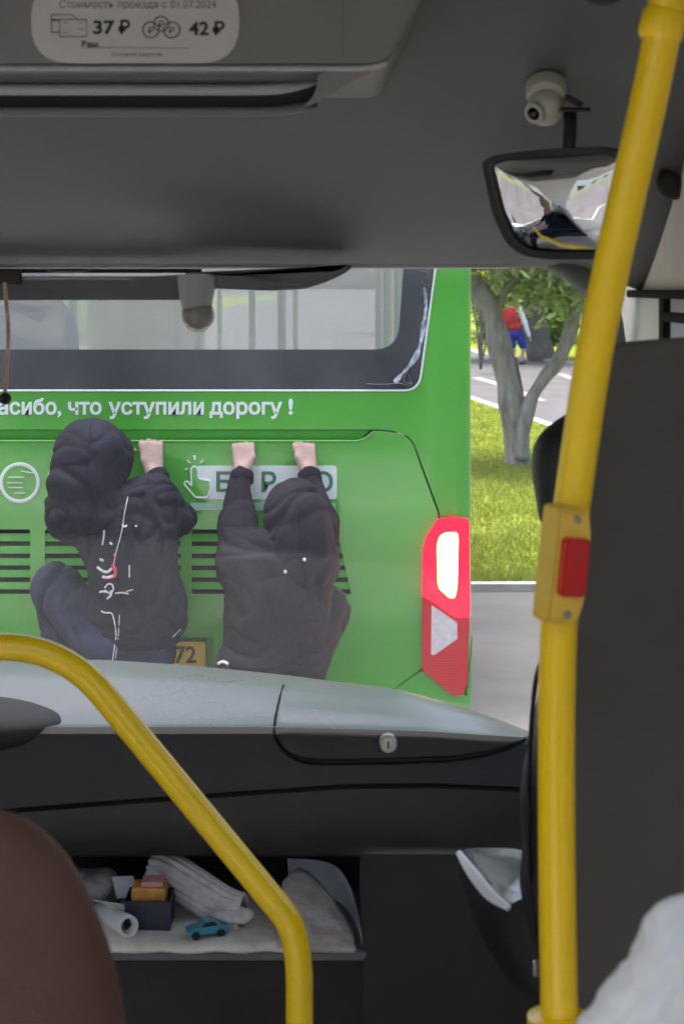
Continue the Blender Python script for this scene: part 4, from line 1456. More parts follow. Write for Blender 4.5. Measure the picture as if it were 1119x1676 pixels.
ck = [[P(519, 117, YC + .004), P(560, 116, YC + .004), P(618, 113, YC + .004)], [P(520, 132, YC + .03), P(556, 128, YC + .03), P(600, 121, YC + .03)],
      [P(516, 150, YC + .07), P(540, 145, YC + .07), P(572, 134, YC + .07)], [P(506, 168, YC + .11), P(520, 163, YC + .11), P(546, 150, YC + .11)], [P(480, 180, YC + .14), P(496, 178, YC + .14), P(516, 170, YC + .14)]]
o = obj('end_cheek', loft(ck), 'lining', con, smooth=180)
sub = o.modifiers.new('round', 'SUBSURF')
sub.levels = sub.render_levels = 2
lo_ = spline([P(-1900, 183, 1.97), P(-400, 183, 1.97), P(300, 183, 1.97), P(440, 182, 1.97), P(500, 175, 1.98)], 5)
obj('lower_lip', tube(lo_, .006, 10), 'lining_warm', con, smooth=60)

# fare sticker
stk = thing('fare_sticker', 'grey-white oval fare sticker with prices 37 and 42 on overhead console', 'sticker', P(222, 100, YC - .001))
sp = round_poly([cp(52, 104), cp(392, 104), cp(392, -34), cp(52, -34)], [.062, .062, .062, .062], 10)
obj('backing', plate([sp], YC - .0022, YC - .0014), 'sticker', stk)
ys = YC - .0026


def st_text(b, x0, x1, yb, yt_, m='ink', bold=.0, n='printed_text'):
    a, c = P(x0, yb, ys), P(x1, yt_, ys)
    text(n, b, a.x, c.x, a.z, c.z, ys, m, stk, bold, .0002)


st_text('Стоимость проезда с 01.07.2024', 98, 354, 13, 0, 'grey_ink', .0)
st_text('37', 153, 188, 55, 33, 'ink', .03, 'price')
st_text('₽', 194, 213, 55, 33, 'ink', .03, 'price')
st_text('42', 309, 342, 57, 35, 'ink', .03, 'price')
st_text('₽', 348, 368, 57, 35, 'ink', .03, 'price')
st_text('Вам.', 134, 164, 78, 67, 'ink', .03)
st_text('Оплата картой', 184, 265, 92, 86, 'grey_ink', .0)


def st_line(q, r=.0009, m='ink', n='icon_line'):
    pp = [P(x, y, ys - .0003) for x, y in q]
    obj(n, tube(pp, r, 5, flat=.4), m, stk)


st_line([(165, 78), (310, 79)], .0005, 'grey_ink', 'printed_line')
st_line([(98, 32), (142, 32), (142, 60), (98, 60), (98, 32)])
st_line([(98, 53), (84, 53), (84, 24), (118, 24), (127, 31)])
st_line([(85, 33), (97, 33)], .0018)
for a in ((104, 37), (130, 37), (130, 48), (104, 54)):
    st_line([a, (a[0] + 8, a[1])], .0006)
for cx0, cy0, rr in ((247, 49, 13), (281, 49, 13), (264, 39, 12)):
    st_line([(cx0 + rr * math.cos(t), cy0 + rr * math.sin(t)) for t in [2 * math.pi * i / 22 for i in range(23)]], .0008, 'grey_ink')
    st_text('₽', cx0 - 5, cx0 + 5, cy0 + 6, cy0 - 5, 'grey_ink', .01, 'coin_mark')

# dome camera beside the mirror
YD = 2.16
dc = thing('dome_camera', 'small cream dome camera on the header above the interior mirror', 'camera', P(893, 140, YD))
c0 = P(893, 172, YD)
bm = add_tube(bm_(), [P(893, 138, YD + .02), P(893, 141, YD + .02), P(893, 152, YD + .01), P(893, 160, YD)], [.024, .0265, .0265, .024], 28)
obj('base_ring', bm, 'cam_white', dc, smooth=40)
obj('dome', add_sphere(bm_(), P(892, 176, YD), (.024, .024, .024)), 'cam_white', dc, smooth=180)
lc = P(873, 186, YD - .020)
ld = (lc - P(892, 176, YD)).normalized()
lb_ = obj('lens_barrel', tube([lc - ld * .012, lc + ld * .001, lc + ld * .0015, lc - ld * .001], [.0135, .0135, .0105, .0100], 24), 'cam_white', dc, smooth=40)
obj('lens', add_sphere(bm_(), lc - ld * .002, (.0095, .0095, .0095)), 'lens_glass', lb_, smooth=180)

# interior mirror
YM = 2.12
mi = thing('interior_mirror', 'black-framed convex interior mirror hanging at upper right behind yellow pole', 'mirror', P(932, 180, YM))
ml = [(808, 256), (830, 246), (900, 242), (990, 243), (1032, 262), (1036, 330), (1020, 400), (990, 424), (900, 424), (858, 416), (836, 396), (818, 345)]
mp_ = [P(x, y, YM) for x, y in ml]
mc = P(925, 335, YM)
yaw, pitch = R(37), R(9)
frm = [(p.x - mc.x, p.z - mc.z) for p in mp_]
fl2 = round_poly(frm, .012, 5)


def inset(lp, d):
    out = []
    for u, v in lp:
        l_ = math.hypot(u, v)
        out.append((u * (1 - d / l_), v * (1 - d / l_)))
    return out


RM = Matrix.Translation(mc) @ Matrix.Rotation(-yaw, 4, 'Z') @ Matrix.Rotation(pitch, 4, 'X') @ Matrix.Diagonal((1 / math.cos(yaw), 1, 1, 1))
q = plate([fl2, inset(fl2, .0085)], -.010, .004)
bmesh.ops.transform(q, matrix=RM, verts=q.verts)
obj('frame', q, 'black_plastic', mi, smooth=30)
hb_ = loft([[RM @ Vector((u * s, .004 + dy, v * s)) for u, v in fl2 + fl2[:1]] for s, dy in ((1, 0), (.96, .018), (.7, .032), (.02, .036))])
obj('housing', hb_, 'black_plastic', mi, smooth=60)
# convex glass
gl_in = inset(fl2, .008)
rings = []
for s in [1, .9, .8, .7, .6, .5, .4, .3, .2, .1, .02]:
    rings.append([RM @ Vector((u * s, -.004 - (1 - (s * s)) * .013, v * s)) for u, v in gl_in + gl_in[:1]])
obj('mirror_glass', loft(rings), 'mirror', mi, smooth=180)
bm = add_tube(bm_(), spline([P(930, 250, YM + .012), P(932, 215, YM + .015), P(932, 182, YM + .03)], 5), [.0085] * 11, 12)
obj('arm', bm, 'black_plastic', mi, smooth=60)
bm = box(P(915, 0, YM + .02).x, P(966, 0, YM + .02).x, YM + .015, YM + .05, P(0, 184, YM + .02).z, P(0, 176, YM + .02).z, .003)
add_tube(bm, [P(924, 158, YM + .03), P(952, 172, YM + .03)], .004, 8)
obj('mount', bm, 'black_plastic', mi)

# dash camera and its shade at the head of the windscreen
YV = 2.58
dv = thing('sun_shade', 'flat dark grey shade strip along the top of the windscreen at left', 'shade', P(160, 470, YV))
sv = [P(-1400, 452, YV), P(300, 452, YV), P(312, 491, YV), P(-1400, 492, YV)]
q = plate([[(p.x, p.z) for p in sv]], YV, YV + .012)
obj('flap', q, 'shade', dv)
obj('top_edge', tube([P(-1400, 455, YV - .002), P(298, 455, YV - .002)], .0032, 6), 'lining_pale', dv)
obj('hinge', box(P(-40, 0, YV).x, P(38, 0, YV).x, YV - .02, YV - .002, P(0, 466, YV).z, P(0, 440, YV).z, .004), 'dash_low', dv)
cam2 = thing('dash_camera', 'grey wedge-shaped camera pod with round dark dome hanging below the header', 'camera', P(420, 440, YV - .05))
pd_ = [(300, 446), (578, 434), (566, 446), (535, 461), (498, 473), (440, 476), (352, 472), (306, 466)]
q = plate([round_poly([(P(x, y, 2.50).x, P(x, y, 2.50).z) for x, y in pd_], .006, 4)], 2.50, 2.57)
bmesh.ops.bevel(q, geom=[e for e in q.edges if all(abs(v.co.y - 2.5) < 1e-5 for v in e.verts) and e.calc_face_angle(0) > .5], offset=.008, segments=3, affect='EDGES')
obj('pod', q, 'lining', cam2, smooth=40)
q = plate([round_poly([(P(x, y, 2.49).x, P(x, y, 2.49).z) for x, y in ((206, 455), (300, 449), (400, 452), (464, 464), (420, 475), (300, 470))], .008, 4)], 2.49, 2.499)
obj('pod_shadow', q, 'shade', cam2)  # lens-shaped shadow beside the pod, built as a thin grey plate
obj('stalk', tube([P(322, 455, 2.50), P(322, 480, 2.495), P(322, 508, 2.49)], [.030, .026, .022], 24), 'lining_pale', cam2, smooth=60)
obj('dome', add_sphere(bm_(), P(324, 515, 2.49), (.0245, .0245, .026)), 'dome_grey', cam2, smooth=180)

# cord hanging at the left edge
cc = thing('hanging_cord', 'brown cord with a black bead hanging at the far left of the windscreen', 'cord', P(10, 655, 2.5))
obj('cord', tube(spline([P(8, 462, 2.5), P(14, 540, 2.5), P(12, 600, 2.5), P(8, 650, 2.5)], 6), .0030, 8), 'tan_cord', cc, smooth=60)
obj('bead', add_sphere(bm_(), P(9, 652, 2.495), .0095), 'rubber', cc, smooth=60)

# ceiling lamp at the very top
cl = thing('ceiling_lamp', 'dark round lamp housing at the top edge above the yellow pole', 'lamp', P(985, -10, 1.9))
obj('housing', add_sphere(bm_(), P(985, -14, 1.9), (.026, .026, .016)), 'dash', cl, smooth=180)
# dark coat hook by the door
hk = thing('coat_hook', 'small dark hook on the lining above the door window', 'hook', P(1092, 300, 2.3))
body('hook_body', [ell(P(1090, 300, 2.28), (.014, .012, .022), k=.01), ell(P(1106, 298, 2.28), (.016, .014, .024), k=.01)], .003, 'dash', hk, 2)

# ================================================================== DASHBOARD
def interp(x, t):
    if x <= t[0][0]:
        return t[0][1]
    for (a, b), (c, d) in zip(t, t[1:]):
        if x <= c:
            return b + (d - b) * (x - a) / (c - a)
    return t[-1][1]


yfar = lambda x: interp(x, [(-2400, 1090), (-300, 1079), (170, 1080), (300, 1088), (450, 1103), (650, 1128), (770, 1160), (862, 1196), (960, 1235)])
dfar = lambda x: interp(x, [(-2400, 2.72), (-300, 2.74), (300, 2.73), (650, 2.69), (770, 2.64), (862, 2.58), (960, 2.54)])
ynear = lambda x: max(interp(x, [(-2400, 1188), (450, 1187), (700, 1194), (860, 1204)]), yfar(x) + 9)
yseam = lambda x: interp(x, [(-300, 1334), (10, 1327), (300, 1305), (560, 1287), (700, 1285), (860, 1292), (960, 1300)])


def drows(x):
    n_, s_ = ynear(x), yseam(x)
    f_ = yfar(x)
    return [(f_ + 10, dfar(x) + .05), (f_ + 1, dfar(x) + .012), (f_, dfar(x)), (f_ + (n_ - f_) * .3, dfar(x) + (2.50 - dfar(x)) * .38), (f_ + (n_ - f_) * .7, dfar(x) + (2.50 - dfar(x)) * .8),
            (n_ - 2, 2.497), (n_ + 3, 2.475), (n_ + 14, 2.462), (n_ + 40, 2.452), (s_ - 18, 2.444), (s_ - 4, 2.440), (s_, 2.446), (s_ + 5, 2.436), (s_ + 40, 2.430), (1385, 2.440), (1400, 2.46), (1402, 2.62)]


def dash_d(x, y):
    r = drows(x)[2:]
    return interp(y, r)


da = thing('dashboard', 'black plastic dashboard with pale lit top, lidded compartment and open shelf', 'dashboard', (-.66, 2.6, FZ))
xs = list(range(-2000, -200, 120)) + list(range(-200, 961, 20))
rows = [[P(x, y, d) for x in xs] for y, d in [(0, 0)] * 0]
nr = len(drows(0))
rows = [[P(x, *drows(x)[i]) for x in xs] for i in range(nr)]
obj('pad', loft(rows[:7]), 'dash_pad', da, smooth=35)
obj('fascia', loft(rows[6:]), 'dash', da, smooth=35)
# compartment lid
lt = lambda x: yfar(x) + interp(x, [(458, 21), (480, 12), (560, 9), (700, 7), (860, 3)])
lbm = lambda x: interp(x, [(452, 1205), (458, 1218), (470, 1231), (485, 1240), (505, 1245), (560, 1246), (740, 1240), (800, 1230), (850, 1213), (862, 1205)])
lxs = [456, 459, 464, 470, 478, 488, 500, 515] + list(range(535, 851, 15)) + [856, 860]
def lid_rows(ya, yb, n, e0, e1):
    out = []
    for i in range(n):
        t = i / (n - 1)
        row = []
        for x in lxs:
            a_, b_ = ya(x), yb(x)
            y = a_ + (b_ - a_) * t
            e = min((t if e0 else 1), (1 - t if e1 else 1)) * 12
            lift = .007 * min(1, e / 1.2 + .15)
            row.append(P(x, y, dash_d(x, y) - lift * min(1, (x - 455) / 8 + .1)))
        out.append(row)
    return out


lmid = lambda x: min(ynear(x) + 3, (lt(x) + lbm(x)) / 2 + 22, lbm(x) - 2)
lid = obj('compartment_lid', loft(lid_rows(lmid, lbm, 13, False, True)), 'dash', da, smooth=40)
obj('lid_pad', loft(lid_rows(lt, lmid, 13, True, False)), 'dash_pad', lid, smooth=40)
gp = [(464, 1122), (456, 1150), (450, 1180), (449, 1200), (456, 1218), (470, 1234), (488, 1244), (510, 1249), (560, 1250), (650, 1248), (740, 1244), (800, 1234), (850, 1216), (866, 1205)]
gpp = spline([P(x, y, dash_d(x, y) - .003) for x, y in gp], 5)
obj('lid_gap', tube(gpp, .0020, 6), 'black_gap', da, smooth=60)
lk = P(635, 1218, dash_d(635, 1218) - .010)
lko = obj('lock', tube([lk + Vector((0, .012, 0)), lk + Vector((0, -.001, 0)), lk + Vector((0, -.003, 0)), lk + Vector((0, -.0015, 0))], [.0135, .0135, .0115, .0095], 28), 'metal', lid, smooth=40)
bm = add_tube(bm_(), [lk + Vector((0, .002, 0)), lk + Vector((0, -.0030, 0))], .0085, 20)
obj('lock_barrel', bm, 'metal', lko, smooth=40)
obj('key_slot', box(lk.x - .0012, lk.x + .0012, lk.y - .0038, lk.y - .002, lk.z - .005, lk.z + .005), 'black_gap', lko)
# instrument hood at left, flattened to darken the end of the pad
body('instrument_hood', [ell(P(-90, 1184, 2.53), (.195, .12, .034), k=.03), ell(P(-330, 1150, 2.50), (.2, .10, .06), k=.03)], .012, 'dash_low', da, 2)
# lower dash: shelf floor, shelf back, shelf end, front
SZ = P(0, 1560, 2.35).z
obj('shelf_back', plate([[(P(-2000, 0, 2.62).x, SZ - .02), (P(960, 0, 2.62).x, SZ - .02), (P(960, 0, 2.62).x, 1.26), (P(-2000, 0, 2.62).x, 1.26)]], 2.615, 2.63), 'dash_low', da)
obj('shelf_floor', box(P(-2000, 0, 2.4).x, P(600, 0, 2.35).x, 2.352, 2.62, SZ - .012, SZ, .003), 'shade', da)
ce = [[P(x, y, d) for y in (1400, 1420, 1450, 1480, 1520, 1563)] for x, d in ()]
pts = [(470, 1405, 2.60), (520, 1408, 2.585), (552, 1420, 2.55), (572, 1450, 2.50), (584, 1490, 2.44), (590, 1530, 2.40), (592, 1566, 2.352)]
pp = spline([P(x, 1500, d) for x, y, d in pts], 4)
tp = spline([P(x, y, d) for x, y, d in pts], 4)
obj('shelf_end', loft([[(a.x, a.y, b.z) for a, b in zip(pp, tp)], [(a.x + .002, a.y, (b.z + SZ) / 2) for a, b in zip(pp, tp)], [(a.x, a.y, SZ - .002) for a in pp]]), 'tray_grey', da, smooth=180)
fx = [P(-2000, 0, 2.36).x, P(300, 0, 2.35).x, P(594, 0, 2.35).x, P(700, 0, 2.36).x, P(960, 0, 2.4).x]
obj('front_panel', loft([[(x, 2.352 + .01 * i, z) for i, x in enumerate(fx)] for z in (SZ - .003, SZ - .05, 1.0, .85, FZ)]), 'dash_low', da, smooth=180)
obj('front_column', loft([[tuple(P(x, y, d)) for x, y, d in ((590, 1398, 2.44), (588, 1450, 2.42), (594, 1520, 2.38), (594, 1566, 2.352), (594, 1700, 2.352))],
                          [tuple(P(x, y, d)) for x, y, d in ((640, 1398, 2.425), (640, 1450, 2.40), (640, 1520, 2.38), (640, 1566, 2.355), (640, 1700, 2.355))],
                          [tuple(P(x, y, d)) for x, y, d in ((960, 1398, 2.44), (960, 1450, 2.43), (960, 1520, 2.41), (960, 1566, 2.39), (960, 1700, 2.39))]]), 'dash_low', da, smooth=60)

# ---- things lying in the shelf
def sheet(fn, nu=24, nv=16):
    return loft([[fn(i / nu, j / nv) for i in range(nu + 1)] for j in range(nv + 1)])


def nap(u, v):
    x = P(120, 0, 2.4).x + (P(500, 0, 2.4).x - P(120, 0, 2.4).x) * u
    y = 2.346 + .20 * v
    n_ = noise.noise(Vector((u * 5, v * 4, 1)))
    edge = -.004 if v < .04 else 0
    return (x, y + .004 * noise.noise(Vector((u * 9, 3, 2))) * (v < .2), SZ + .0085 + .005 * n_ + edge)


o = obj('paper_sheet', sheet(nap, 40, 16), 'paper', smooth=180)
tag(o, 'cream sheet of paper lining the dashboard shelf under the clutter', 'paper')
so = o.modifiers.new('t', 'SOLIDIFY')
so.thickness = .006
so.offset = 0

tw = [(455, 1552), (470, 1470), (492, 1425), (530, 1462), (560, 1505), (583, 1556)]


def towel(u, v):
    b = Vector(P(452, 1560, 2.347)).lerp(P(582, 1562, 2.347), u)
    t = spline([P(462, 1450, 2.47), P(492, 1428, 2.50), P(535, 1466, 2.47), P(575, 1530, 2.41)], 8)
    tt = t[min(len(t) - 1, int(u * (len(t) - 1)))]
    p = b.lerp(tt, v)
    n_ = noise.noise(Vector((u * 4, v * 4, 7)))
    return (p.x, p.y - .012 * math.sin(v * 3.1), p.z + .006 * n_ * math.sin(v * 3.14) + .004)


o = obj('folded_towel', sheet(towel, 24, 16), 'towel', smooth=180)
tag(o, 'grey-beige folded towel leaning in the right end of the shelf', 'towel')
so = o.modifiers.new('t', 'SOLIDIFY')
so.thickness = .007
so.offset = 0

# knitted glove: ribbed cuff rolled at the upper end, flattened at the other
gl = thing('knit_glove', 'pale grey ribbed knitted glove lying across the shelf', 'glove', P(330, 1500, 2.43))
ctr = spline([P(250, 1418, 2.52), P(275, 1428, 2.50), P(320, 1456, 2.46), P(365, 1484, 2.42), P(398, 1496, 2.40)], 8)
rw_ = [.010, .024, .030, .031] + [.0315] * 30
nn = len(ctr)
v, f = [], []
NS = 96
for i, c in enumerate(ctr):
    t = i / (nn - 1)
    tg = (ctr[min(i + 1, nn - 1)] - ctr[max(i - 1, 0)]).normalized()
    sd_ = Vector((tg.z, 0, -tg.x)).normalized()
    bi = tg.cross(sd_).normalized()
    wd = .031 * min(1, (t / .12) ** .5 if t < .12 else 1) * (1 - .10 * t) + .0
    ht = .030 * min(1, (t / .12) ** .5 if t < .12 else 1) * (1 - .62 * t)
    for k2 in range(NS):
        a = 2 * math.pi * k2 / NS
        rb_ = 1 + .075 * math.cos(a * 17)
        v.append(c + (sd_ * math.cos(a) * wd + bi * math.sin(a) * ht) * rb_)
for i in range(nn - 1):
    for k2 in range(NS):
        a, b = i * NS + k2, i * NS + (k2 + 1) % NS
        f.append((a, b, b + NS, a + NS))
f.append(tuple(range(NS))[::-1])
obj('cuff', (v, f), 'knit', gl, smooth=180)
obj('cuff_inside', tube([ctr[-1] - (ctr[-1] - ctr[-3]) * .6, ctr[-1] - (ctr[-1] - ctr[-3]) * .3], [.020, .020], 20, flat=.4), 'black_gap', gl)
body('fingers', [cap(P(352, 1500, 2.41), .010, P(396, 1502, 2.385), .009, .01), cap(P(375, 1490, 2.41), .009, P(408, 1496, 2.39), .008, .01)], .003, 'knit', gl, 2, .0012, 60)

# navy carton with orange packet
bxn = thing('navy_box', 'small open navy carton holding an orange and pink packet', 'box', P(245, 1530, 2.42))
bm = bm_()
x0, x1 = P(204, 0, 2.40).x, P(279, 0, 2.40).x
zt_ = P(0, 1476, 2.40).z
zb_ = SZ + .012
for a in ((x0, x1, 2.40, 2.403), (x0, x1, 2.457, 2.46), (x0, x0 + .003, 2.403, 2.457), (x1 - .003, x1, 2.403, 2.457)):
    add_box(bm, a[0], a[1], a[2], a[3], zb_, zt_)
add_box(bm, x0, x1, 2.40, 2.46, zb_ - .003, zb_ + .0005)
obj('carton', bm, 'navy_card', bxn)
obj('packet', box(x0 + .008, x1 - .008, 2.41, 2.45, zb_ + .004, P(0, 1450, 2.42).z, .003, 2), 'orange_card', bxn)
obj('packet_flap', box(x0 + .022, x1 - .012, 2.412, 2.446, P(0, 1450, 2.42).z + .0005, P(0, 1441, 2.42).z, .002), 'pink_card', bxn)

# rolled paper
rp0, rp1 = P(211, 1516, 2.375), P(150, 1482, 2.53)
ax = (rp1 - rp0)
prl = []
v, f = [], []
sd_ = ax.cross(Vector((0, 0, 1))).normalized()
up_ = sd_.cross(ax).normalized()
n1 = 54
for i in range(n1 + 1):
    a = i / n1 * 2 * math.pi * 1.9
    r_ = .0125 + .0035 * i / n1
    d_ = sd_ * math.cos(a) * r_ + up_ * math.sin(a) * r_
    v += [rp0 + d_, rp1 + d_ * 1.05]
for i in range(n1):
    f.append((2 * i, 2 * i + 1, 2 * i + 3, 2 * i + 2))
pr = obj('paper_roll', (v, f), 'paper_white', smooth=180)
tag(pr, 'white rolled paper with open end facing, beside the navy carton', 'paper roll')
so = pr.modifiers.new('t', 'SOLIDIFY')
so.thickness = .0022


def curl(u, v_):
    a = -.4 + u * 2.0
    c = P(150 + 50 * v_, 1490 + 8 * v_, 2.44 - .03 * v_)
    return (c.x + .028 * math.cos(a), c.y - .0 + .01 * u, c.z + .020 * math.sin(a) - .008)


o = obj('curled_paper', sheet(curl, 14, 8), 'paper_white', smooth=180)
tag(o, 'white curled paper strip lying over the rolled paper', 'paper')
so = o.modifiers.new('t', 'SOLIDIFY')
so.thickness = .0015

o = body('crumpled_wrapper', [ell(P(145, 1448, 2.50), (.036, .03, .018), (0, .3, 0), .02), ell(P(172, 1442, 2.50), (.020, .025, .016), (.2, -.5, 0), .02), ell(P(120, 1455, 2.5), (.03, .03, .02), k=.02), cap(P(135, 1470, 2.5), .016, P(180, 1474, 2.5), .012)], .003, 'grey_junk', None, 1, .005, 30, (1, 1, 1))
tag(o, 'grey crumpled wrapper behind the rolled paper', 'wrapper')
o = obj('white_card', box(-.016, .016, -.02, .02, -.001, .001, mtx=Matrix.Translation(P(205, 1452, 2.47)) @ Euler((.5, .1, .4)).to_matrix().to_4x4()), 'paper_white')
tag(o, 'small white card tilted behind the orange packet', 'card')

# toy car
tc_ = thing('toy_car', 'shiny blue toy car on the paper in front of the glove', 'toy car', P(338, 1530, 2.385))
base = P(338, 1528, 2.385)
base.z = SZ + .016
TR = Matrix.Translation(base) @ Matrix.Rotation(R(18), 4, 'Z')
pf = [(-.028, 0), (-.029, .007), (-.022, .010), (-.012, .0115), (-.005, .018), (.010, .0185), (.018, .012), (.028, .010), (.029, .003), (.027, 0)]
q = plate([pf], -.012, .012)
bmesh.ops.bevel(q, geom=[e for e in q.edges if abs(e.verts[0].co.y - e.verts[1].co.y) < 1e-6 and e.calc_face_angle(0) > .5], offset=.002, segments=2, affect='EDGES')
bmesh.ops.transform(q, matrix=TR, verts=q.verts)
obj('car_body', q, 'toy_blue', tc_, smooth=40)
q = plate([[(-.009, .0118), (-.004, .0168), (.009, .0172), (.014, .0125)]], -.0124, .0124)
bmesh.ops.transform(q, matrix=TR, verts=q.verts)
obj('car_window', q, 'lens_glass', tc_)
for sx in (-.018, .018):
    for sy in (-.0105, .0105):
        obj('wheel', tube([TR @ Vector((sx, sy - .003, .001)), TR @ Vector((sx, sy + .003, .001))], .006, 14), 'tyre', tc_, smooth=40)

# ================================================================== FRONT PASSENGER SEAT, PARTITION, DOOR SIDE
fs = thing('front_seat', 'black front passenger seat peeping out left of the partition and yellow pole', 'seat', (.40, 2.0, FZ))
bkp = [cap(P(945, 1130, 1.95), .040, P(925, 1300, 1.95), .038, .04), cap(P(925, 1300, 1.95), .038, P(921, 1450, 1.93), .036, .04), cap(P(921, 1450, 1.93), .036, P(940, 1640, 1.90), .040, .04),
       ell(P(1040, 1360, 1.95), (.115, .05, .24), k=.05)]
body('backrest', bkp, .006, 'seat_black', fs, 3, .0015, 20)
stx = spline([P(884, 1085, 1.925), P(877, 1110, 1.92), P(872, 1150, 1.918), P(866, 1250, 1.915), P(866, 1400, 1.91), P(874, 1530, 1.90)], 10)
obj('piping', tube(stx, .0028, 6), 'rubber', fs, smooth=60)
hrp = [cap(P(912, 838, 1.98), .023, P(925, 745, 2.0), .030, .03), cap(P(925, 745, 2.0), .030, P(980, 668, 2.02), .020, .03), ell(P(960, 770, 2.0), (.052, .030, .062), (0, .5, 0), .03)]
body('headrest', hrp, .004, 'seat_black', fs, 3)
cu = thing('seat_armrest', 'black flared trim with glossy grey top beside the front seat', 'armrest', P(830, 1600, 2.1))
top = [[P(748, 1394, 2.16), P(760, 1388, 2.20), P(800, 1388, 2.24), P(864, 1388, 2.26)], [P(770, 1425, 2.13), P(785, 1418, 2.17), P(815, 1415, 2.20), P(866, 1412, 2.22)],
       [P(800, 1462, 2.10), P(815, 1452, 2.14), P(838, 1448, 2.17), P(870, 1442, 2.18)], [P(832, 1484, 2.08), P(842, 1476, 2.10), P(854, 1470, 2.12), P(874, 1464, 2.13)]]
o = obj('glossy_top', loft(top), 'film_grey', cu, smooth=180)
sub = o.modifiers.new('s', 'SUBSURF')
sub.levels = sub.render_levels = 2
rim_ = spline([P(750, 1396, 2.15), P(772, 1428, 2.12), P(802, 1465, 2.09), P(833, 1487, 2.07)], 6)
obj('rim_highlight', tube(rim_, [.004 + .004 * math.sin(math.pi * i / (len(rim_) - 1)) for i in range(len(rim_))], 10), 'rim_glint', cu, smooth=60)  # highlight along the glossy edge, painted as a white tube
sd2 = [[P(746, 1400, 2.155), P(768, 1432, 2.125), P(800, 1470, 2.095), P(834, 1492, 2.07), P(880, 1492, 2.05)], [P(752, 1440, 2.17), P(775, 1480, 2.13), P(806, 1520, 2.09), P(840, 1545, 2.06), P(884, 1550, 2.05)],
       [P(775, 1510, 2.19), P(795, 1545, 2.14), P(822, 1575, 2.10), P(850, 1592, 2.07), P(888, 1595, 2.06)], [P(820, 1590, 2.2), P(832, 1605, 2.16), P(846, 1618, 2.12), P(862, 1625, 2.08), P(890, 1630, 2.06)]]
o = obj('side', loft(sd2), 'seat_black', cu, smooth=180)
sub = o.modifiers.new('s', 'SUBSURF')
sub.levels = sub.render_levels = 2
obj('bracket', box(P(871, 0, 1.9).x, P(882, 0, 1.9).x, 1.895, 1.905, P(0, 1597, 1.9).z, P(0, 1573, 1.9).z, .002), 'metal', cu)

YP = 1.72
pa_ = [(1001, 562), (1130, 552), (1260, 548), (1260, 2200), (918, 2200), (914, 1300), (917, 1040), (926, 930), (944, 830), (966, 735), (988, 645)]
pn = thing('partition', 'tall dark grey partition panel at right behind the yellow pole', 'partition', (.40, YP, FZ))
pl = [P(x, y, YP) for x, y in pa_]
pll = [(min(p.x, WXR - .004), max(p.z, FZ + .001)) for p in pl]
q = plate([round_poly(pll, [.012, 0, 0, 0, 0, 0, .03, .03, .05, .05, .02], 4)], YP, YP + .018)
bmesh.ops.bevel(q, geom=[e for e in q.edges if all(abs(v.co.y - YP) < 1e-5 for v in e.verts) and len(e.link_faces) == 2 and e.calc_face_angle(0) > .5], offset=.003, segments=2, affect='EDGES')
obj('panel', q, 'partition', pn, smooth=30)

# ================================================================== YELLOW RAILS
gp_ = thing('grab_pole', 'tall bent yellow grab pole at right with a red stop button', 'pole', (P(912, 1700, 1.6).x, 1.6, FZ))
pts = [(1094, -120), (1090, 10), (1078, 80), (1052, 205), (1008, 400), (970, 590), (939, 800), (918, 960), (911, 1120), (910, 1300), (912, 1500), (915, 1700), (916, 2100)]
pp = spline([P(x, y, 1.6) for x, y in pts], 8)
pp.append(Vector((pp[-1].x, 1.6, FZ)))
obj('tube', tube(pp, .0178, 28), 'yellow', gp_, smooth=60)
obj('collar', tube([P(1088, 18, 1.6), P(1086, 26, 1.6), P(1079, 58, 1.6), P(1077, 66, 1.6)], [.0185, .0215, .0215, .0185], 24), 'yellow', gp_, smooth=40)
fl0 = P(914, 1664, 1.6)
fg = obj('clamp', add_tube(bm_(), [fl0 + Vector((0, 0, -.02)), fl0 + Vector((0, 0, -.016)), fl0, fl0 + Vector((0, 0, .002))], [.022, .030, .030, .022], 24), 'yellow', gp_, smooth=40)
# stop button: housing follows the pole
bc = P(924, 924, 1.572)
tilt = math.atan2((P(893, 0, 1.57) - P(880, 0, 1.57)).x, (P(0, 828, 1.57) - P(0, 1015, 1.57)).z)
SM = Matrix.Translation(bc) @ Matrix.Rotation(R(6), 4, 'Y') @ Matrix.Rotation(R(24), 4, 'Z')
q = plate([round_poly([(-.0185, -.054), (.017, -.054), (.019, -.03), (.019, .03), (.017, .054), (-.0185, .054)], .005, 4)], -.016, .018)
for v_ in q.verts:
    if v_.co.y < 0:
        v_.co.y += .007 * (abs(v_.co.z) / .054) ** 3
        v_.co.x *= .90
bmesh.ops.bevel(q, geom=[e for e in q.edges if all(v_.co.y < 0 for v_ in e.verts) and len(e.link_faces) == 2 and e.calc_face_angle(0) > .5], offset=.003, segments=3, affect='EDGES')
bmesh.ops.transform(q, matrix=SM, verts=q.verts)
sbn = obj('stop_button', q, 'yellow_pl', gp_, smooth=35)
q = plate([round_poly([(-.0125, -.027), (.0145, -.027), (.0145, .027), (-.0125, .027)], .005, 5)], -.0185, -.010)
bmesh.ops.bevel(q, geom=[e for e in q.edges if all(v_.co.y < -.015 for v_ in e.verts) and len(e.link_faces) == 2 and e.calc_face_angle(0) > .5], offset=.0016, segments=2, affect='EDGES')
bmesh.ops.transform(q, matrix=SM, verts=q.verts)
obj('red_button', q, 'red_button', sbn, smooth=35)
for zz in (.044, -.044):
    q = add_tube(bm_(), [Vector((.001, -.0075, zz)), Vector((.001, -.0125, zz))], .0036, 14)
    bmesh.ops.transform(q, matrix=SM, verts=q.verts)
    obj('screw', q, 'metal', sbn)

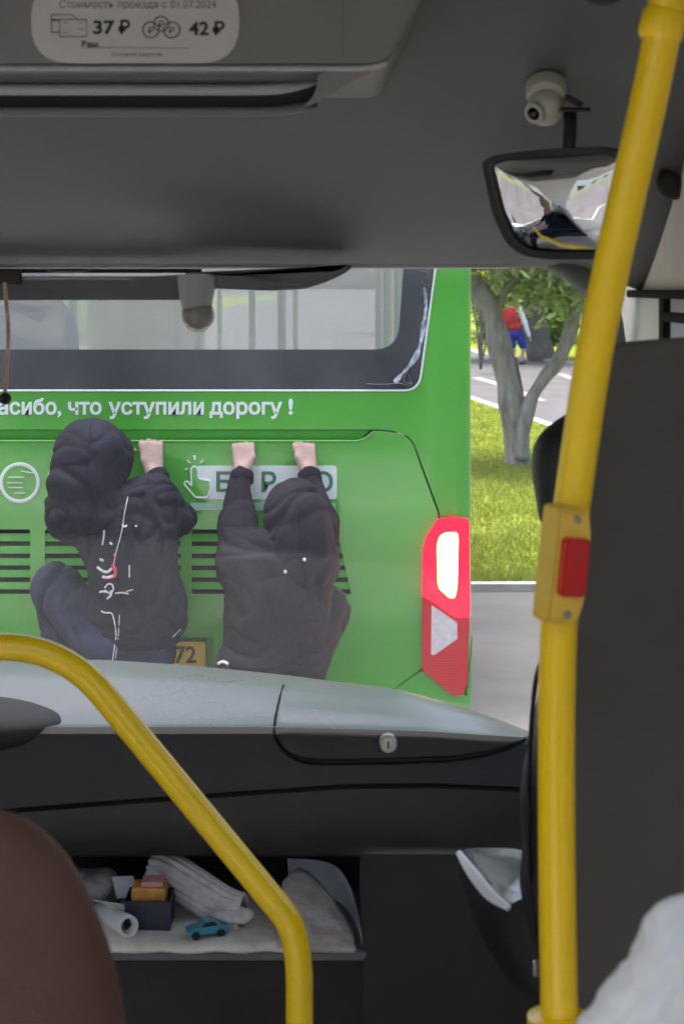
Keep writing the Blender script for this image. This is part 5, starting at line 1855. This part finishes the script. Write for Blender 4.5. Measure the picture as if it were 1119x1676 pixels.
hr_ = thing('handrail', 'bent yellow handrail crossing in front of the dashboard at left', 'handrail', (P(490, 1700, 2.05).x, 2.05, FZ))
pts = [P(-700, 1062, 2.05), P(104, 1058, 2.05), P(478, 1512, 2.05), P(490, 1720, 2.05)]
pp = fillet([pts[0], pts[1]] + pts[2:3] + [P(490, 1580, 2.05), P(490, 1720, 2.05)], .075, 10)
pp.append(Vector((pp[-1].x, 2.05, FZ)))
obj('tube', tube(pp, .0165, 28), 'yellow', hr_, smooth=60)

# ================================================================== NEAR SEATS, DRIVER
bs = thing('brown_seat', 'dark brown rounded seat back at the lower left corner', 'seat', P(0, 2600, 1.25))
body('backrest', [ell(P(-25, 1710, 1.28), (.104, .075, .180), (0, 0, 0), .06), ell(P(-60, 2050, 1.28), (.12, .09, .25), k=.06)], .008, 'leather_brown', bs, 3, .002, 10)
wc = thing('white_seat_cover', 'crumpled white cloth seat cover in the lower right corner', 'seat cover', P(1119, 1900, 1.1))
body('cloth', [cap(P(1165, 1495, 1.12), .020, P(1103, 1532, 1.11), .019, .02), cap(P(1103, 1532, 1.11), .018, P(1086, 1575, 1.11), .018, .02), cap(P(1086, 1575, 1.11), .018, P(1050, 1635, 1.11), .018, .02),
              cap(P(1050, 1635, 1.11), .019, P(1010, 1720, 1.11), .022, .02), ell(P(1150, 1660, 1.13), (.052, .035, .060), k=.03), cap(P(1130, 1560, 1.10), .016, P(1075, 1690, 1.09), .018, .014),
              cap(P(1120, 1600, 1.09), .010, P(1160, 1690, 1.085), .012, .012), cap(P(1010, 1720, 1.11), .022, P(960, 1900, 1.12), .04, .03), ell(P(1150, 1950, 1.15), (.11, .08, .14), k=.05)],
     .0032, 'cloth_white', wc, 1, .0065, 26, (1, 1, 1), 2.0)

# driver, outside the frame, seen only in the mirror
dr = thing('driver_seat', 'pale grey driver seat seen in the interior mirror', 'seat', (-1.25, 1.55, FZ))
obj('backrest', box(-1.50, -1.02, 1.42, 1.55, 1.05, 1.78, .05, 3), 'cloth_white', dr, smooth=40)
obj('cushion', box(-1.50, -1.02, 1.5, 2.0, .98, 1.12, .05, 3), 'seat_black', dr, smooth=40)
D = lambda x, y, z: Vector((x, y, z))
sk = head(D(-1.26, 1.72, 1.90), (.1, 1, 0)) + [cap(D(-1.26, 1.70, 1.80), .055, D(-1.26, 1.68, 1.70), .06), ell(D(-1.26, 1.66, 1.52), (.17, .10, .2)), ell(D(-1.26, 1.68, 1.25), (.16, .12, .15))]
for s in (-1, 1):
    sk += [cap(D(-1.26 + s * .19, 1.67, 1.64), .05, D(-1.26 + s * .25, 1.85, 1.40), .042, .03), cap(D(-1.26 + s * .25, 1.85, 1.40), .04, D(-1.26 + s * .15, 2.1, 1.45), .028, .02)]
    hw = D(-1.26 + s * .15, 2.1, 1.45)
    sk += [cap(hw, .03, hw + D(0, .06, .02), .028, .01)] + [cap(hw + D((i - 1.5) * .018, .07, .03), .01, hw + D((i - 1.5) * .018, .10, .015), .009, .004) for i in range(4)] + [cap(hw + D(-s * .02, .03, .02), .011, hw + D(-s * .04, .07, .03), .009, .006)]
    sk += [cap(D(-1.26 + s * .09, 1.7, 1.18), .08, D(-1.26 + s * .13, 2.12, 1.2), .06, .03), cap(D(-1.26 + s * .13, 2.12, 1.2), .055, D(-1.26 + s * .12, 2.2, .80), .04, .02), cap(D(-1.26 + s * .12, 2.2, .76), .045, D(-1.26 + s * .12, 2.33, .745), .04, .02)]
pd = tag(body('person', sk, .012, 'skin', it=1), 'driver in black with bare forearms, seen in the interior mirror', 'person')
body('shirt', [ell(D(-1.26, 1.66, 1.50), (.19, .125, .22), k=.05), ell(D(-1.26, 1.68, 1.26), (.18, .14, .16), k=.05)] + [cap(D(-1.26 + s * .18, 1.67, 1.64), .065, D(-1.26 + s * .23, 1.79, 1.48), .06, .04) for s in (-1, 1)], .012, 'black_cotton', pd, 2)
body('trousers', [cap(D(-1.26 + s * .09, 1.7, 1.18), .1, D(-1.26 + s * .13, 2.12, 1.2), .075, .04) for s in (-1, 1)] + [cap(D(-1.26 + s * .13, 2.12, 1.2), .07, D(-1.26 + s * .12, 2.2, .80), .055, .02) for s in (-1, 1)], .014, 'navy_denim', pd, 2)
body('hair', [ell(D(-1.265, 1.70, 1.955), (.09, .105, .085))], .01, 'hair', pd, 1)
sw_ = thing('steering_wheel', 'black steering wheel in front of the driver', 'steering wheel', (-1.26, 2.25, 1.4))
cw = D(-1.26, 2.20, 1.44)
rg = [cw + Vector((.2 * math.cos(a), .11 * math.sin(a), .165 * math.sin(a))) for a in [2 * math.pi * i / 36 for i in range(37)]]
obj('rim', tube(rg, .014, 10, cap=False), 'rubber', sw_, smooth=60)
obj('spoke', tube([rg[0], cw, rg[18]], .013, 8), 'rubber', sw_, smooth=60)
obj('column', tube([cw, cw + D(0, .2, -.18)], .03, 12), 'rubber', sw_, smooth=60)
